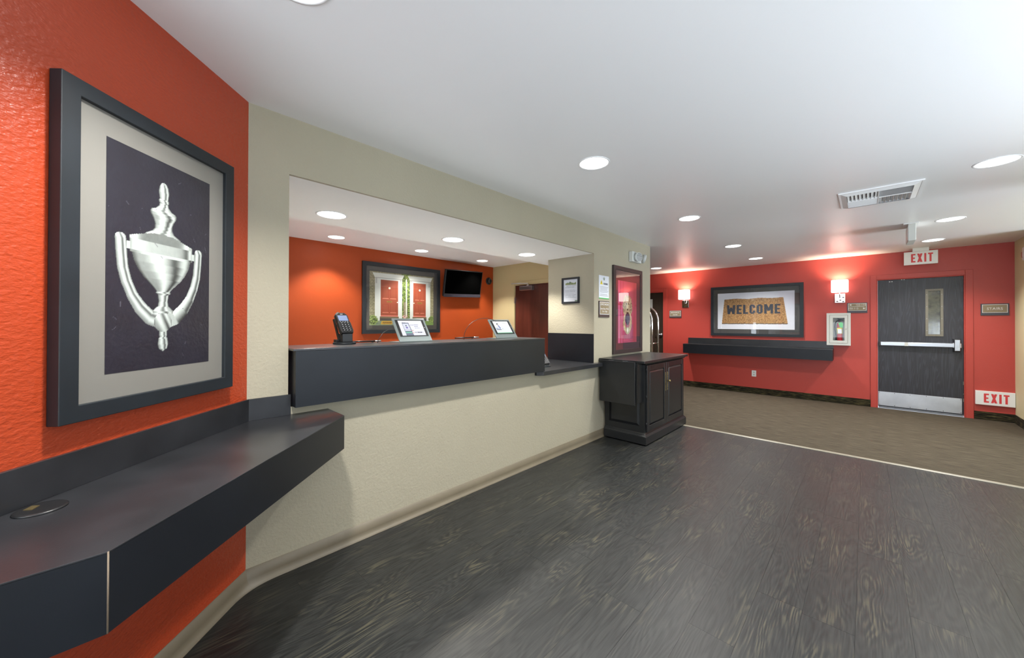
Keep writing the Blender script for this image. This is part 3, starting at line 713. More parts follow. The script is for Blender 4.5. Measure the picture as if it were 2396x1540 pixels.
def paint_doors(u, v):
    st = fbm(u * 60, v * 60, 11); br = ((np.floor(v * 34) % 2) * .5 + u * 26) % 1.0; mort = ((v * 34) % 1 < .14) | (br < .08)
    out = mix(c3(116, 112, 84), c3(176, 170, 140), st); out = np.where(mort[:, None], c3(92, 92, 70), out)
    gn = fbm(u * 90, v * 70, 17)
    gr_ = (u > .47) & (u < .61); out = np.where(gr_[:, None], mix(c3(38, 66, 24), c3(150, 170, 90), sm(gn, .3, .75)), out)
    out = np.where(((u > .50) & (u < .56) & (v < .45) & (v > .12))[:, None], mix(c3(120, 110, 90), c3(160, 150, 130), st), out)
    out = np.where((np.abs(u - .545) < .010)[:, None] & (v < .9)[:, None], c3(212, 216, 205), out)
    W_ = c3(214, 219, 214)
    for a0, a1, d0, d1, top in ((.075, .475, .155, .415, .90), (.60, .945, .655, .868, .89)):
        m = (u > a0) & (u < a1) & (v < .90) & (v > .085); out = np.where(m[:, None], W_, out)
        m = (v > .88) & (v < .975) & (u > a0 - .035 * (v - .88) / .095) & (u < a1 + .035 * (v - .88) / .095); out = np.where(m[:, None], mix(c3(222, 226, 220), c3(186, 190, 184), (np.sin(v * 420) > .2) * .6), out)
        m = (u > a0) & (u < a1) & (np.abs(v - .885) < .006); out = np.where(m[:, None], c3(150, 154, 150), out)
        # brackets and pilaster lines
        for q_ in (a0 + .02, a1 - .02): out = np.where(((np.abs(u - q_) < .012) & (v > .78) & (v < .88))[:, None], c3(180, 184, 180), out)
        m = (u > d0) & (u < d1) & (v < top - .045) & (v > .165); dc = mix(c3(164, 84, 58), c3(148, 72, 50), fbm(u * 5, v * 5, 2)); out = np.where(m[:, None], dc, out)
        dm = (d0 + d1) / 2; hw = (d1 - d0) / 2
        for (p0, p1, z0, z1) in ((d0 + .03, dm - .012, .50, .80), (dm + .012, d1 - .03, .50, .80), (d0 + .03, dm - .012, .235, .40), (dm + .012, d1 - .03, .235, .40)):
            ins = (u > p0) & (u < p1) & (v > z0) & (v < z1); inn = (u > p0 + .007) & (u < p1 - .007) & (v > z0 + .008) & (v < z1 - .008)
            out = np.where((ins & ~inn)[:, None], c3(150, 60, 44), out); out = np.where((ins & (v < z0 + .010))[:, None], c3(222, 140, 120), out)
        out = np.where(((np.abs(u - dm) < .038) & (np.abs(v - .447) < .012))[:, None], c3(150, 130, 60), out)
        out = np.where(((np.abs(u - dm) < .030) & (np.abs(v - .447) < .005))[:, None], c3(110, 90, 40), out)
        out = np.where((np.hypot((u - dm) * 1.3, (v - .705)) < .020)[:, None], c3(240, 235, 215), out)
        kx_ = d1 - .012 if a0 < .3 else d0 + .012
        out = np.where((np.hypot((u - kx_) * 1.3, (v - .44)) < .011)[:, None], c3(245, 240, 225), out)
        out = np.where(((u > d0 - .012) & (u < d1 + .012) & (v < .165) & (v > .135))[:, None], c3(120, 104, 80), out)
        out = np.where(((u > d0) & (u < d1) & (v < .19) & (v > .165))[:, None], c3(220, 130, 116), out)
        out = np.where(((u > d0 - .012) & (u < d1 + .012) & (v < .135) & (v > .085))[:, None], c3(70, 72, 68), out)
    m = v < .085; out = np.where(m[:, None], mix(c3(96, 112, 96), c3(150, 166, 140), fbm(u * 20, v * 30, 5)), out)
    m = (v < .085) & (u > .86); out = np.where(m[:, None], c3(116, 146, 80), out)
    xs = (u - .175 - (.085 - v) * -.25)
    m = (v > .02) & (v < .082) & (xs > 0) & (xs < .165); out = np.where(m[:, None], c3(204, 162, 62), out)
    lt = m & (v > .036) & (v < .066) & (xs > .018) & (xs < .15) & ((xs * 60) % 1 > .35); out = np.where(lt[:, None], c3(74, 58, 34), out)
    for (cx_, cy_, r_) in ((.035, .10, .09), (.56, .11, .05), (.975, .12, .07)):
        m = (np.hypot(u - cx_, v - cy_) < r_ * (.7 + .5 * gn)); out = np.where(m[:, None], mix(c3(40, 62, 28), c3(150, 172, 96), sm(gn, .3, .7)), out)
    m = (np.hypot((u - .525), (v - .165) * 1.4) < .045) & (fbm(u * 80, v * 80, 31) > .52); out = np.where(m[:, None], c3(226, 170, 170), out)
    return out
framed('framed_picture', 'black-framed picture of two orange front doors behind the reception desk', (XOF, 3.078, 1.705), 90, 1.372, 1.082, .058, .03, M['mat_dark'], 1.13, .82, paint_doors, 260, 190, M['print'], None, -.01, -.005)

def paint_welcome(u, v):
    bg = mix(c3(226, 229, 238), c3(190, 194, 212), sm(u * .4 + (v) * .6, .3, 1.0) * .7)
    t = 1 - v
    top = .167 + .008 * np.sin(u * 19) + .006 * (fbm(u * 60, u * 0, 3) - .5); bot = .838 + .01 * (fbm(u * 80, u * 0, 8) - .5)
    k = (t - .167) / .68; l = .097 - .037 * k; r_ = .868 + .052 * k
    # rounded corners
    m = (t > top) & (t < bot) & (u > l) & (u < r_)
    cr = ((np.abs(u - l) < .018) | (np.abs(u - r_) < .018)) & ((t < top + .018))
    m &= ~(cr & (np.hypot(np.minimum(u - l, r_ - u) - .018, (t - top - .018) * .57) > .0185) & (np.minimum(u - l, r_ - u) < .018))
    f = fbm(u * 130, v * 60, 4); matc = mix(c3(136, 98, 60), c3(190, 150, 100), sm(f, .25, .75)); matc = matc * (.82 + .3 * sm(v, 0, 1) * 0 + .25 * sm(t, .1, .7))[:, None]
    out = np.where(m[:, None], matc, bg)
    m2 = (t >= bot) & (t < bot + .022) & (u > l) & (u < r_); out = np.where(m2[:, None], mix(c3(66, 58, 56), c3(120, 104, 86), f), out)
    return out
wl = framed('framed_picture', 'wide black-framed picture of a brown WELCOME doormat on the far wall', (-1.532, YF, 1.575), 0, 1.488, .972, .052, .03, M['mat_dark'], 1.236, .706, paint_welcome, 260, 150, M['print'], None, 0, 0)
block_text('WELCOME', wl, -.022, .030, .176, .862, .21, M['ink'], -.0170, .13, .0004)

def paint_lion(u, v):
    W, H = .515, .79; X = (u - .5) * W; Z = (v - .5) * H
    bg = mix(c3(184, 84, 124), c3(158, 58, 74), sm(u * .7 + .5 * fbm(u * 3, v * 4, 1), .2, 1.0)); 
    for a in (.14, .26, .86): bg = np.where((np.abs(u - a) < .014)[:, None], c3(150, 34, 50), bg)
    bg = np.where((np.abs(v - .62) < .012)[:, None] & ((u < .2) | (u > .9))[:, None], c3(160, 40, 60), bg)
    bg = np.where(((u > .31) & (u < .82) & (v > .06) & (v < .30))[:, None], mix(c3(120, 60, 80), c3(170, 70, 110), fbm(u * 6, v * 6, 8)), bg)
    out = bg; n = fbm(u * 26, v * 34, 21); n2 = fbm(u * 60, v * 80, 27)
    gold = lambda k: mix(c3(70, 52, 38), c3(205, 188, 150), np.clip(k, 0, 1))
    m = (np.hypot(X / .155, (Z - .075) / .165) < .86 + .28 * (n - .5)); out = np.where(m[:, None], gold(sm(n2, .25, .8)), out)
    # face
    d = np.hypot(X / .062, (Z - .065) / .105); out = np.where((d < 1)[:, None], gold(.95 - .55 * d + .25 * (n - .5)), out)
    for sx_ in (-1, 1):
        out = np.where((np.hypot((X - sx_ * .027) / .016, (Z - .105) / .010) < 1)[:, None], c3(40, 28, 22), out)
        out = np.where((np.hypot((X - sx_ * .05) / .022, (Z - .19) / .03) < 1)[:, None], gold(n), out)
    out = np.where((np.hypot(X / .022, (Z - .035) / .016) < 1)[:, None], c3(60, 42, 34), out)
    out = np.where(((np.abs(X) < .010) & (Z > .04) & (Z < .13))[:, None], gold(np.full_like(X, .95)), out)
    out = np.where((np.hypot(X / .034, (Z + .012) / .012) < 1)[:, None], c3(48, 30, 26), out)
    # ring
    d = np.hypot(X / .115, (Z + .13) / .155); ring = (d < 1) & (np.hypot(X / .070, (Z + .10) / .115) > 1) & (Z < .03); out = np.where(ring[:, None], gold(.35 + .6 * sm(n, .2, .8)), out)
    ins = (np.hypot(X / .066, (Z + .085) / .085) < 1) & (Z < -.02); out = np.where(ins[:, None], mix(c3(70, 56, 96), c3(36, 28, 52), n), out)
    d = np.hypot(X, Z + .235) / .042; out = np.where((d < 1)[:, None], mix(c3(216, 218, 196), c3(120, 108, 76), np.clip(d, 0, 1) ** 2), out)
    return out
framed('framed_picture', 'tall dark-framed picture of a lion head knocker above the black cabinet', (-XD, 4.513, 1.497), 90, .795, 1.100, .052, .028, M['mat_wine'], .515, .79, paint_lion, 120, 180, M['print'], M['frame_brown'], -.015, -.022)

def paint_cert(u, v):
    out = mix(c3(226, 230, 238), c3(214, 220, 232), v)
    m = (v > .76) & (v < .80 + .12 * (fbm(u * 14, u * 0, 6))) & (u > .12) & (u < .88); out = np.where(m[:, None], mix(c3(84, 104, 70), c3(168, 178, 130), fbm(u * 40, v * 40, 2)), out)
    m = (v > .80) & (v < .94) & (np.hypot((u - .45), (v - .86) * .9) < .05); out = np.where(m[:, None], c3(96, 120, 100), out)
    lines = [.72, .69, .65, .62, .54, .49, .44, .37, .30, .24, .18]
    for k, l_ in enumerate(lines):
        m = (np.abs(v - l_) < .006) & (u > (.18 if k < 2 else .1)) & (u < .9 - .2 * ((k * 37) % 5) / 5) & (fbm(u * 50, u * 0 + k, 4) > .3); out = np.where(m[:, None], c3(150, 156, 168), out)
    m = (v < .05) & (u > .8); out = np.where(m[:, None], c3(110, 140, 110), out)
    return out
framed('framed_notice', 'small black-framed notice hanging above the tall splash panel', (-2.566, YO1, 1.723), 0, .252, .312, .022, .018, M['paper'], .200, .262, paint_cert, 90, 120, M['print'], None, 0, 0, cat='notice')

# ------------------------------------------------------------------ small wall signs
def sign(name, label, loc, rz, W, H, back, inset, txts, d=.012, cat='sign', footer=0.0, face=None):
    t = thing(name, label, cat, loc, rz)
    bevel_mod(MB().box(-W / 2, W / 2, -d, -.0005, -H / 2, H / 2).build('back_plate', back, t, False), .001)
    a0, a1, b0, b1 = -W / 2 + inset, W / 2 - inset, -H / 2 + inset + footer, H / 2 - inset
    MB().box(a0, a1, -d - .002, -d, b0, b1).build('border', M['signwhite'], t, False)
    bw = min(W, H) * .035
    MB().box(a0 + bw, a1 - bw, -d - .0035, -d - .002, b0 + bw, b1 - bw).build('face_panel', face or M['signface'], t, False)
    for (s_, x_, z_, h_, w_, b_) in txts: text(s_, t, x_, z_, h_, M['signwhite'], -d - .0036, w_, b_)
    return t
sign('office_hours_sign', 'brown OFFICE HOURS sign under the white warning notice', (-XD, 3.915, 1.496), 90, .236, .190, M['signbackbr'], .010,
     [('OFFICE HOURS', 0, .056, .024, .185, .01), ('Seven Days a Week', 0, .006, .020, .190, .01), ('7am - 11pm', 0, -.026, .020, .115, .01)], footer=.022)
sign('stairs_sign', 'STAIRS sign to the right of the black exit door', (1.278, YF, 1.532), 0, .241, .162, M['signback'], .012, [('STAIRS', 0, .012, .036, .135, .004)], footer=.024)
sign('mechanical_room_sign', 'small MECHANICAL ROOM sign below the left wall lamp', (-2.985, YF, 1.532), 0, .252, .160, M['signbackbr'], .010, [('MECHANICAL', 0, .034, .028, .18, .004), ('ROOM', 0, -.012, .028, .09, .004)], footer=.026)
ds = sign('room_number_sign', 'room number direction sign 122-132 and 100-113 above the extinguisher cabinet', (-.100, YF, 1.592), 0, .240, .166, M['signback'], .010, [('122-132', .045, .048, .030, .115, .004), ('100-113', -.045, -.010, .030, .115, .004)], footer=.026)
MB().box(-.10, .085, -.0162, -.0155, .017, .021).build('divider_line', M['signwhite'], ds, False)
MB().prism([(-.098, .048), (-.070, .062), (-.070, .034)], 'y', -.0163, -.0155).build('arrow', M['signwhite'], ds, False)
MB().prism([(.098, -.010), (.070, .004), (.070, -.024)], 'y', -.0163, -.0155).build('arrow', M['signwhite'], ds, False)
# warning notice
wn = thing('warning_notice', 'white WARNING notice with a yellow triangle beside the lion picture', 'notice', (-XD, 3.919, 1.754), 90)
MB().box(-.114, .114, -.004, -.0003, -.134, .140).build('sheet', M['paper'], wn, False)
MB().box(-.114, .114, -.005, -.004, -.134, -.124).build('green_edge', M['green'], wn, False)['label'] = 'green bottom edge'
q = MB(); 
for k in range(5):
    a, b = R(90 + k * 72), R(90 + (k + 2) * 72); q.tube([(.022 * math.cos(a), -.0045, .103 + .022 * math.sin(a)), (.022 * math.cos(b), -.0045, .103 + .022 * math.sin(b))], .0018, 4)
q.build('star_emblem', M['olive'], wn, False)
MB().prism([(-.090, .035), (-.030, .035), (-.060, .085)], 'y', -.005, -.004).build('warning_triangle', M['yellow'], wn, False)
MB().box(-.063, -.057, -.0056, -.005, .046, .068).build('exclamation_mark', M['ink'], wn, False)
text('WARNING', wn, .037, .045, .024, M['ink'], -.0042, .105, .02)
q = MB()
for k in range(7):
    zz = .006 - k * .0155 - (.012 if k > 4 else 0); q.box(-.095 + .004 * (k % 3), .095 - .01 * ((k * 7) % 3), -.0046, -.004, zz - .0026, zz + .0026)
q.build('text_line', M['inkgrey'], wn, False)

# ------------------------------------------------------------------ exit signs
def exit_sign(label, loc, rz, W, H, tw, th, mount, tilt=0):
    t = thing('exit_sign', label, 'sign', loc, rz); t.rotation_euler[1] = R(tilt)
    bevel_mod(MB().box(-W / 2, W / 2, -.030, -.0, -H / 2, H / 2).build('housing', M['white'], t, False), .003)
    block_text('EXIT', t, .012, .0, th, tw, .21, M['redpaper'], -.0301, .17)
    if mount: MB().box(-.08, .08, -.045, .012, H / 2, ZC - loc[2]).build('ceiling_mount', M['white'], t, False)
    return t
exit_sign('EXIT sign hung from the ceiling above the black exit door', (.580, 8.03, 2.297), 0, .335, .192, .215, .125, True)
exit_sign('low EXIT sign near the floor right of the exit door', (1.274, YF, .309), 0, .338, .192, .215, .125, False)
hx = thing('exit_sign', 'edge-on white exit sign box on the ceiling near the square vent', 'sign', (.365, 6.12, ZC))
MB().box(.303, .420, 5.94, 6.13, ZC - .010, ZC - .0005, .002).build('ceiling_plate', M['white'], hx)
bevel_mod(MB().box(.340, .398, 5.952, 6.27, 2.247, ZC - .010).build('housing', M['offwhite'], hx), .003)
MB().box(.3375, .340, 5.97, 6.25, 2.26, ZC - .03).build('face_panel', M['white'], hx)
MB().box(.3975, .4005, 5.97, 6.25, 2.26, ZC - .03).build('face_panel', M['white'], hx)

# ------------------------------------------------------------------ downlights
def downlight(loc, label, group, power=SPOT_W):
    t = thing('recessed_downlight', label, 'ceiling light', loc, 0, group)
    q = MB().lathe([(.1085, 0), (.108, -.003), (.104, -.0045), (.097, -.0035), (.0955, -.0005)], (0, 0, 0), 'z', 40)
    q.build('trim_ring', M['trimwhite'], t, False, True)
    MB().lathe([(.0956, -.0008), (.05, -.0024), (.0005, -.003)], (0, 0, 0), 'z', 40).build('lens', M['lens'], t, False)
    l = bpy.data.lights.new('downlight_beam', 'SPOT'); l.energy = power; l.spot_size = R(124); l.spot_blend = .8; l.shadow_soft_size = .055; l.color = (1, .975, .93)
    lo = bpy.data.objects.new('downlight_beam', l); COL.objects.link(lo); lo.parent = t; lo.location = (0, 0, -.012)
    return t
MG = 'recessed downlights in the lobby ceiling'; OG = 'recessed downlights over the reception desk'
office_beam = bpy.data.lights.new('office_beam', 'SPOT'); office_beam.energy = 108; office_beam.spot_size = R(104); office_beam.spot_blend = .55; office_beam.shadow_soft_size = .055; office_beam.color = (1, .955, .87)
hall_beam = bpy.data.lights.new('hall_beam', 'SPOT'); hall_beam.energy = 145; hall_beam.spot_size = R(124); hall_beam.spot_blend = .8; hall_beam.shadow_soft_size = .055; hall_beam.color = (1, .975, .93)
first = downlight((-1.32, .365, ZC), 'recessed downlight nearest the door-knocker picture, cut by the top edge', MG)
for (x, y, lb) in ((-1.36, 2.237, 'largest recessed downlight in the middle of the lobby ceiling'), (-1.343, 4.104, 'recessed downlight in front of the tan pier'),
                   (-1.371, 6.003, 'recessed downlight over the carpet before the WELCOME picture'), (-1.352, 7.405, 'recessed downlight right above the WELCOME picture'),
                   (.650, 4.105, 'recessed downlight by the right edge, nearer than the vent'), (.650, 6.026, 'recessed downlight behind the vent, right of the hanging sign box'),
                   (.644, 7.375, 'recessed downlight just in front of the ceiling-hung EXIT sign'), (-3.047, 7.366, 'recessed downlight half hidden behind the tan pier'),
                   (.650, 2.237, 'recessed downlight above and right of the camera'), (.650, .375, 'recessed downlight beside the camera'), (-.35, -1.6, 'recessed downlight behind the camera')):
    d_ = dup(first, (x, y, ZC), lb)
    if y > 3.5:
        for ch in d_.children:
            if ch.type == 'LIGHT': ch.data = hall_beam
for (x, y, z, lb) in ((-2.87, 1.050, ZS, 'front row recessed downlight left over the desk, largest'), (-2.87, 2.168, ZS, 'front row recessed downlight in the middle over the desk'),
                      (-2.866, 3.238, ZS, 'front row recessed downlight right over the desk'), (-4.968, 1.876, ZC, 'back row recessed downlight left, by the office wall'),
                      (-4.947, 3.138, ZC, 'back row recessed downlight centre, above the doors picture'), (-4.941, 4.383, ZC, 'back row recessed downlight right, above the television')):
    dup(first, (x, y, z), lb, group=OG)
for o in list(bpy.data.objects):
    if o.type == 'LIGHT' and o.parent and o.parent.get('group') == OG:
        o.data = office_beam

# ------------------------------------------------------------------ square vent
vt = thing('ceiling_vent', 'square white ceiling air vent with four louvred quadrants', 'vent', (.082, 4.475, ZC))
a0, a1, b0, b1 = -.168, .330, 4.203, 4.748; zt = ZC - .0005
q = MB().ring((a0, a1, b0, b1), (a0 + .012, a1 - .012, b0 + .012, b1 - .012), zt, zt - .010, 'z')
def rq(q, o, i, z0, z1):
    A = [q.bm.verts.new((x, y, z0)) for x, y in ((o[0], o[2]), (o[1], o[2]), (o[1], o[3]), (o[0], o[3]))]
    B = [q.bm.verts.new((x, y, z1)) for x, y in ((i[0], i[2]), (i[1], i[2]), (i[1], i[3]), (i[0], i[3]))]
    for k in range(4): q.bm.faces.new((A[k], A[(k + 1) % 4], B[(k + 1) % 4], B[k]))
rq(q, (a0, a1, b0, b1), (a0 + .052, a1 - .052, b0 + .052, b1 - .052), zt - .002, zt - .024)
q.build('frame', M['trimwhite'], vt)
i0, i1, j0, j1 = a0 + .052, a1 - .052, b0 + .052, b1 - .052; mx_, my_ = (i0 + i1) / 2, (j0 + j1) / 2
MB().box(i0, i1, j0, j1, zt - .003, zt).build('duct_backing', M['signback'], vt)
MB().box(i0, i1, my_ - .003, my_ + .003, zt - .024, zt - .003).build('divider', M['trimwhite'], vt)
MB().box(mx_ - .003, mx_ + .003, j0, j1, zt - .024, zt - .003).build('divider', M['trimwhite'], vt)
def slat(p, along, c, a, b, lean):
    q = MB(); h = .010
    pr = [(c - h * lean, zt - .022), (c - h * lean + .0016, zt - .022), (c + h * lean + .0016, zt - .004), (c + h * lean, zt - .004)]
    q.prism(pr, 'y' if along == 'y' else 'x', a, b); return q.build('slat', M['trimwhite'], vt)
for k in range(8):
    f = (k + .5) / 8
    slat(0, 'y', i0 + f * (mx_ - i0), j0, my_ - .003, .9); slat(0, 'y', mx_ + f * (i1 - mx_), my_ + .003, j1, -.9)
    slat(0, 'x', j0 + f * (my_ - j0), mx_ + .003, i1, .9); slat(0, 'x', my_ + f * (j1 - my_), i0, mx_ - .003, -.9)

# ------------------------------------------------------------------ wall lamps
def superell(w_, d_, n=4, seg=36):
    return [(math.copysign(abs(math.cos(a)) ** (2 / n), math.cos(a)) * w_ / 2, math.copysign(abs(math.sin(a)) ** (2 / n), math.sin(a)) * d_ / 2) for a in [2 * math.pi * k / seg for k in range(seg)]]
def sconce(loc, label):
    t = thing('wall_lamp', label, 'wall lamp', loc, 0, 'wall lamps with white shades on the far wall')
    bm = bmesh.new(); P = superell(.215, .135); rings = []
    for (s_, z_) in ((.955, .080), (1.0, .088), (1.0, .272), (.955, .280)): rings.append([bm.verts.new((x * s_, y * s_ - .100, z_)) for x, y in P])
    for i in range(3):
        for k in range(len(P)):
            f = bm.faces.new((rings[i][k], rings[i][(k + 1) % len(P)], rings[i + 1][(k + 1) % len(P)], rings[i + 1][k])); f.smooth = True
    bmesh.ops.recalc_face_normals(bm, faces=bm.faces[:])
    me = bpy.data.meshes.new('lamp_shade'); bm.to_mesh(me); bm.free(); me.materials.append(M['shade'])
    o = bpy.data.objects.new('lamp_shade', me); COL.objects.link(o); o.parent = t
    sd = o.modifiers.new('s', 'SOLIDIFY'); sd.thickness = .002
    q = MB().prism([(x * .95, y * .95 - .100) for x, y in P], 'z', .078, .081); q.build('shade_base', M['shade'], t, False)
    bp = bevel_mod(MB().box(-.066, .066, -.020, -.0005, -.092, .062).build('back_plate', M['chrome'], t, False), .003)
    for (x, z) in ((-.045, -.075), (.030, -.080), (.030, -.010), (-.006, -.055)): MB().box(x, x + .022, -.0225, -.020, z, z + .014).build('switch', M['blackmatt'], bp, False)
    MB().tube([(0, -.02, .0), (0, -.055, -.005), (0, -.085, .02), (0, -.100, .078)], .006).build('arm', M['chrome'], t, False)
    l = bpy.data.lights.new('bulb', 'POINT'); l.energy = 15; l.shadow_soft_size = .03; l.color = (1, .80, .58)
    lo = bpy.data.objects.new('bulb', l); COL.objects.link(lo); lo.parent = t; lo.location = (0, -.100, .200)
    return t
s1 = sconce((-.310, YF, 1.772), 'lit wall lamp between the WELCOME picture and the exit door')
dup(s1, (-2.772, YF, 1.760), 'lit wall lamp left of the WELCOME picture')
# ------------------------------------------------------------------ far wall shelf
fs_ = thing('wall_ledge', 'distant black wall ledge under the WELCOME picture', 'ledge', (-1.55, YF, .72))
bevel_mod(MB().prism([(-2.730, YF), (-2.730, 7.955), (-.388, 7.955), (-.388, YF)], 'z', .900, .914).build('worktop', M['lam'], fs_), .001)
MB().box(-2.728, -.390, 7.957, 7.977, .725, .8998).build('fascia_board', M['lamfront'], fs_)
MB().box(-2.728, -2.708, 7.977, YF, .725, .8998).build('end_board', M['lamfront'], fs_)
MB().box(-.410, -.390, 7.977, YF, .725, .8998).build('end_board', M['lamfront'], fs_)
bevel_mod(MB().box(-2.716, -.392, YF - .016, YF - .0005, .914, 1.032).build('backsplash', M['lam'], fs_), .001)
# outlet
ol = thing('wall_outlet', 'white electrical outlet low on the red wall under the distant ledge', 'outlet', (-1.535, YF, .384))
bevel_mod(MB().box(-.036, .036, -.006, -.0004, -.058, .058).build('cover_plate', M['white'], ol, False), .002)
for zz in (.022, -.022):
    so = MB().lathe([(.016, -.006), (.0155, -.008)], (0, 0, zz), 'y', 16).build('socket', M['offwhite'], ol, False)
    MB().box(-.007, -.004, -.0086, -.008, zz - .004, zz + .006).box(.004, .007, -.0086, -.008, zz - .004, zz + .006).build('slot', M['blackmatt'], so, False)

# ------------------------------------------------------------------ extinguisher cabinet and extinguisher
ec = thing('extinguisher_cabinet', 'white glazed fire extinguisher cabinet beside the exit door', 'cabinet', (-.326, YF, .972))
ex0, ex1, ez0, ez1 = -.476, -.176, .974, 1.508; ey = YF - .100
q = MB().ring((ex0 + .006, ex1 - .006, ez0 + .006, ez1 - .006), (ex0 + .016, ex1 - .016, ez0 + .016, ez1 - .016), ey, YF - .001, 'y'); q.box(ex0 + .016, ex1 - .016, YF - .008, YF - .001, ez0 + .016, ez1 - .016)
q.build('box', M['offwhite'], ec)
bevel_mod(MB().ring((ex0, ex1, ez0, ez1), (ex0 + .038, ex1 - .036, ez0 + .036, ez1 - .036), ey - .008, ey, 'y').build('front_flange', M['offwhite'], ec), .003)
dr = bevel_mod(MB().ring((ex0 + .040, ex1 - .038, ez0 + .038, ez1 - .038), (ex0 + .082, ex1 - .075, ez0 + .080, ez1 - .080), ey - .012, ey - .002, 'y').build('door', M['offwhite'], ec), .002)
MB().box(ex0 + .080, ex1 - .073, ey - .008, ey - .005, ez0 + .078, ez1 - .078).build('glass_pane', M['glasscab'], dr)
MB().lathe([(.007, -.002), (.008, -.010), (.004, -.016), (.0005, -.017)], (ex1 - .056, ey - .010, 1.245), 'y', 12).build('knob', M['chrome'], dr)
fe = thing('fire_extinguisher', 'red fire extinguisher with green tag inside the glazed wall cabinet', 'fire extinguisher', (-.318, YF - .055, .990))
c = (-.312, YF - .054, 0)
MB().lathe([(.034, .992), (.037, .998), (.037, 1.30), (.034, 1.325), (.024, 1.348), (.014, 1.356)], c, 'z', 24).build('cylinder', M['extred'], fe)
MB().lathe([(.0376, 1.165), (.0376, 1.265)], c, 'z', 24).build('label_band', M['yellow'], fe)
q = MB().box(c[0] - .024, c[0] + .026, c[1] - .0390, c[1] - .0375, 1.172, 1.245); q.build('instruction_label', M['paper'], fe)
MB().prism([(c[0] - .018, 1.345), (c[0] + .020, 1.362), (c[0] + .042, 1.34), (c[0] + .042, 1.268), (c[0] + .006, 1.268)], 'y', c[1] - .0420, c[1] - .0395).build('tag', M['green'], fe)
MB().lathe([(.013, 1.356), (.015, 1.375), (.012, 1.392)], c, 'z', 14).build('valve', M['handlegrey'], fe)
MB().prism([(c[0] - .030, 1.415), (c[0] - .022, 1.420), (c[0] + .045, 1.395), (c[0] + .045, 1.385), (c[0] - .012, 1.388)], 'y', c[1] - .006, c[1] + .006).build('handle', M['black'], fe)
MB().tube([(c[0], c[1] - .01, 1.378), (c[0] - .030, c[1] - .012, 1.376), (c[0] - .052, c[1] - .012, 1.35), (c[0] - .060, c[1] - .012, 1.29), (c[0] - .056, c[1] - .012, 1.20), (c[0] - .046, c[1] - .012, 1.13)], .009).build('hose', M['black'], fe)
MB().lathe([(.009, 1.13), (.010, 1.10), (.013, 1.06)], (c[0] - .046, c[1] - .012, 0), 'z', 12).build('nozzle', M['black'], fe)

# ------------------------------------------------------------------ emergency light, alarm, television, dome
em = thing('emergency_light', 'white emergency light with two lamp heads high on the tan pier', 'emergency light', (-XD, 4.69, 2.205), 90)
bevel_mod(MB().box(-.130, .135, -.055, -.0005, -.065, .070).build('housing', M['offwhite'], em, False), .006)
def head(cx, cy, cz, rx, rz_, nm):
    q = MB().lathe([(.040, .035), (.058, .028), (.062, .0), (.060, -.006), (.0005, -.010)], (0, 0, 0), 'y', 24)
    q.xf(Matrix.Translation((cx, cy, cz)) @ Matrix.Rotation(R(rz_), 4, 'Z') @ Matrix.Rotation(R(rx), 4, 'X'))
    h_ = q.build(nm, M['offwhite'], em, False, False)
    q = MB()
    for k in range(-3, 4):
        w2 = math.sqrt(max(0, .05 ** 2 - (k * .014) ** 2)); q.box(-w2, w2, -.0125, -.009, k * .014 - .002, k * .014 + .002)
    q.xf(Matrix.Translation((cx, cy, cz)) @ Matrix.Rotation(R(rz_), 4, 'Z') @ Matrix.Rotation(R(rx), 4, 'X'))
    q.build('lens_rib', M['signback'], h_, False); return h_
head(-.045, -.100, -.005, 0, -20, 'lamp_head'); head(.205, -.060, .005, 15, 45, 'lamp_head')
st_ = thing('alarm_strobe', 'white wall alarm strobe at the right edge on the beige wall', 'alarm', (XR, 7.61, 2.20), -90)
bevel_mod(MB().box(-.065, .065, -.045, -.0005, -.08, .08).build('housing', M['white'], st_, False), .008)
MB().box(-.03, .03, -.060, -.045, -.05, .02, .006).build('strobe_lens', M['glass'], st_, False)
tv = thing('television', 'black flat television tilted down on the orange office wall', 'television', (XOF, 4.185, 2.035), 90)
Tm = Matrix.Translation((0, -.16, .0)) @ Matrix.Rotation(R(-2), 4, 'Y') @ Matrix.Rotation(R(12), 4, 'X')
q = MB().box(-.42, .42, -.0, .045, -.235, .235, .008).xf(Tm); q.build('housing', M['black'], tv, False)
q = MB().box(-.400, .400, -.003, .0, -.185, .218).xf(Tm); q.build('screen', M['screenoff'], tv, False)
q = MB().box(-.42, .42, -.006, .0, -.245, -.192, .003).xf(Tm); q.build('lower_bezel', pm('bezel_grey', L(58, 56, 66), .25), tv, False)
MB().box(-.06, .06, -.14, -.001, -.06, .06).build('wall_bracket', M['blackmatt'], tv, False)
dm = thing('security_camera', 'dark round dome camera on the orange wall beside the television', 'camera', (XOF, 4.925, 2.155), 90)
MB().lathe([(.070, -.0005), (.070, -.02), (.062, -.028)], (0, 0, 0), 'y', 24).build('base_ring', M['frame'], dm, False)
MB().lathe([(.056, -.025), (.052, -.045), (.036, -.065), (.015, -.074), (.0005, -.076)], (0, 0, 0), 'y', 24).build('dome', M['black'], dm, False)

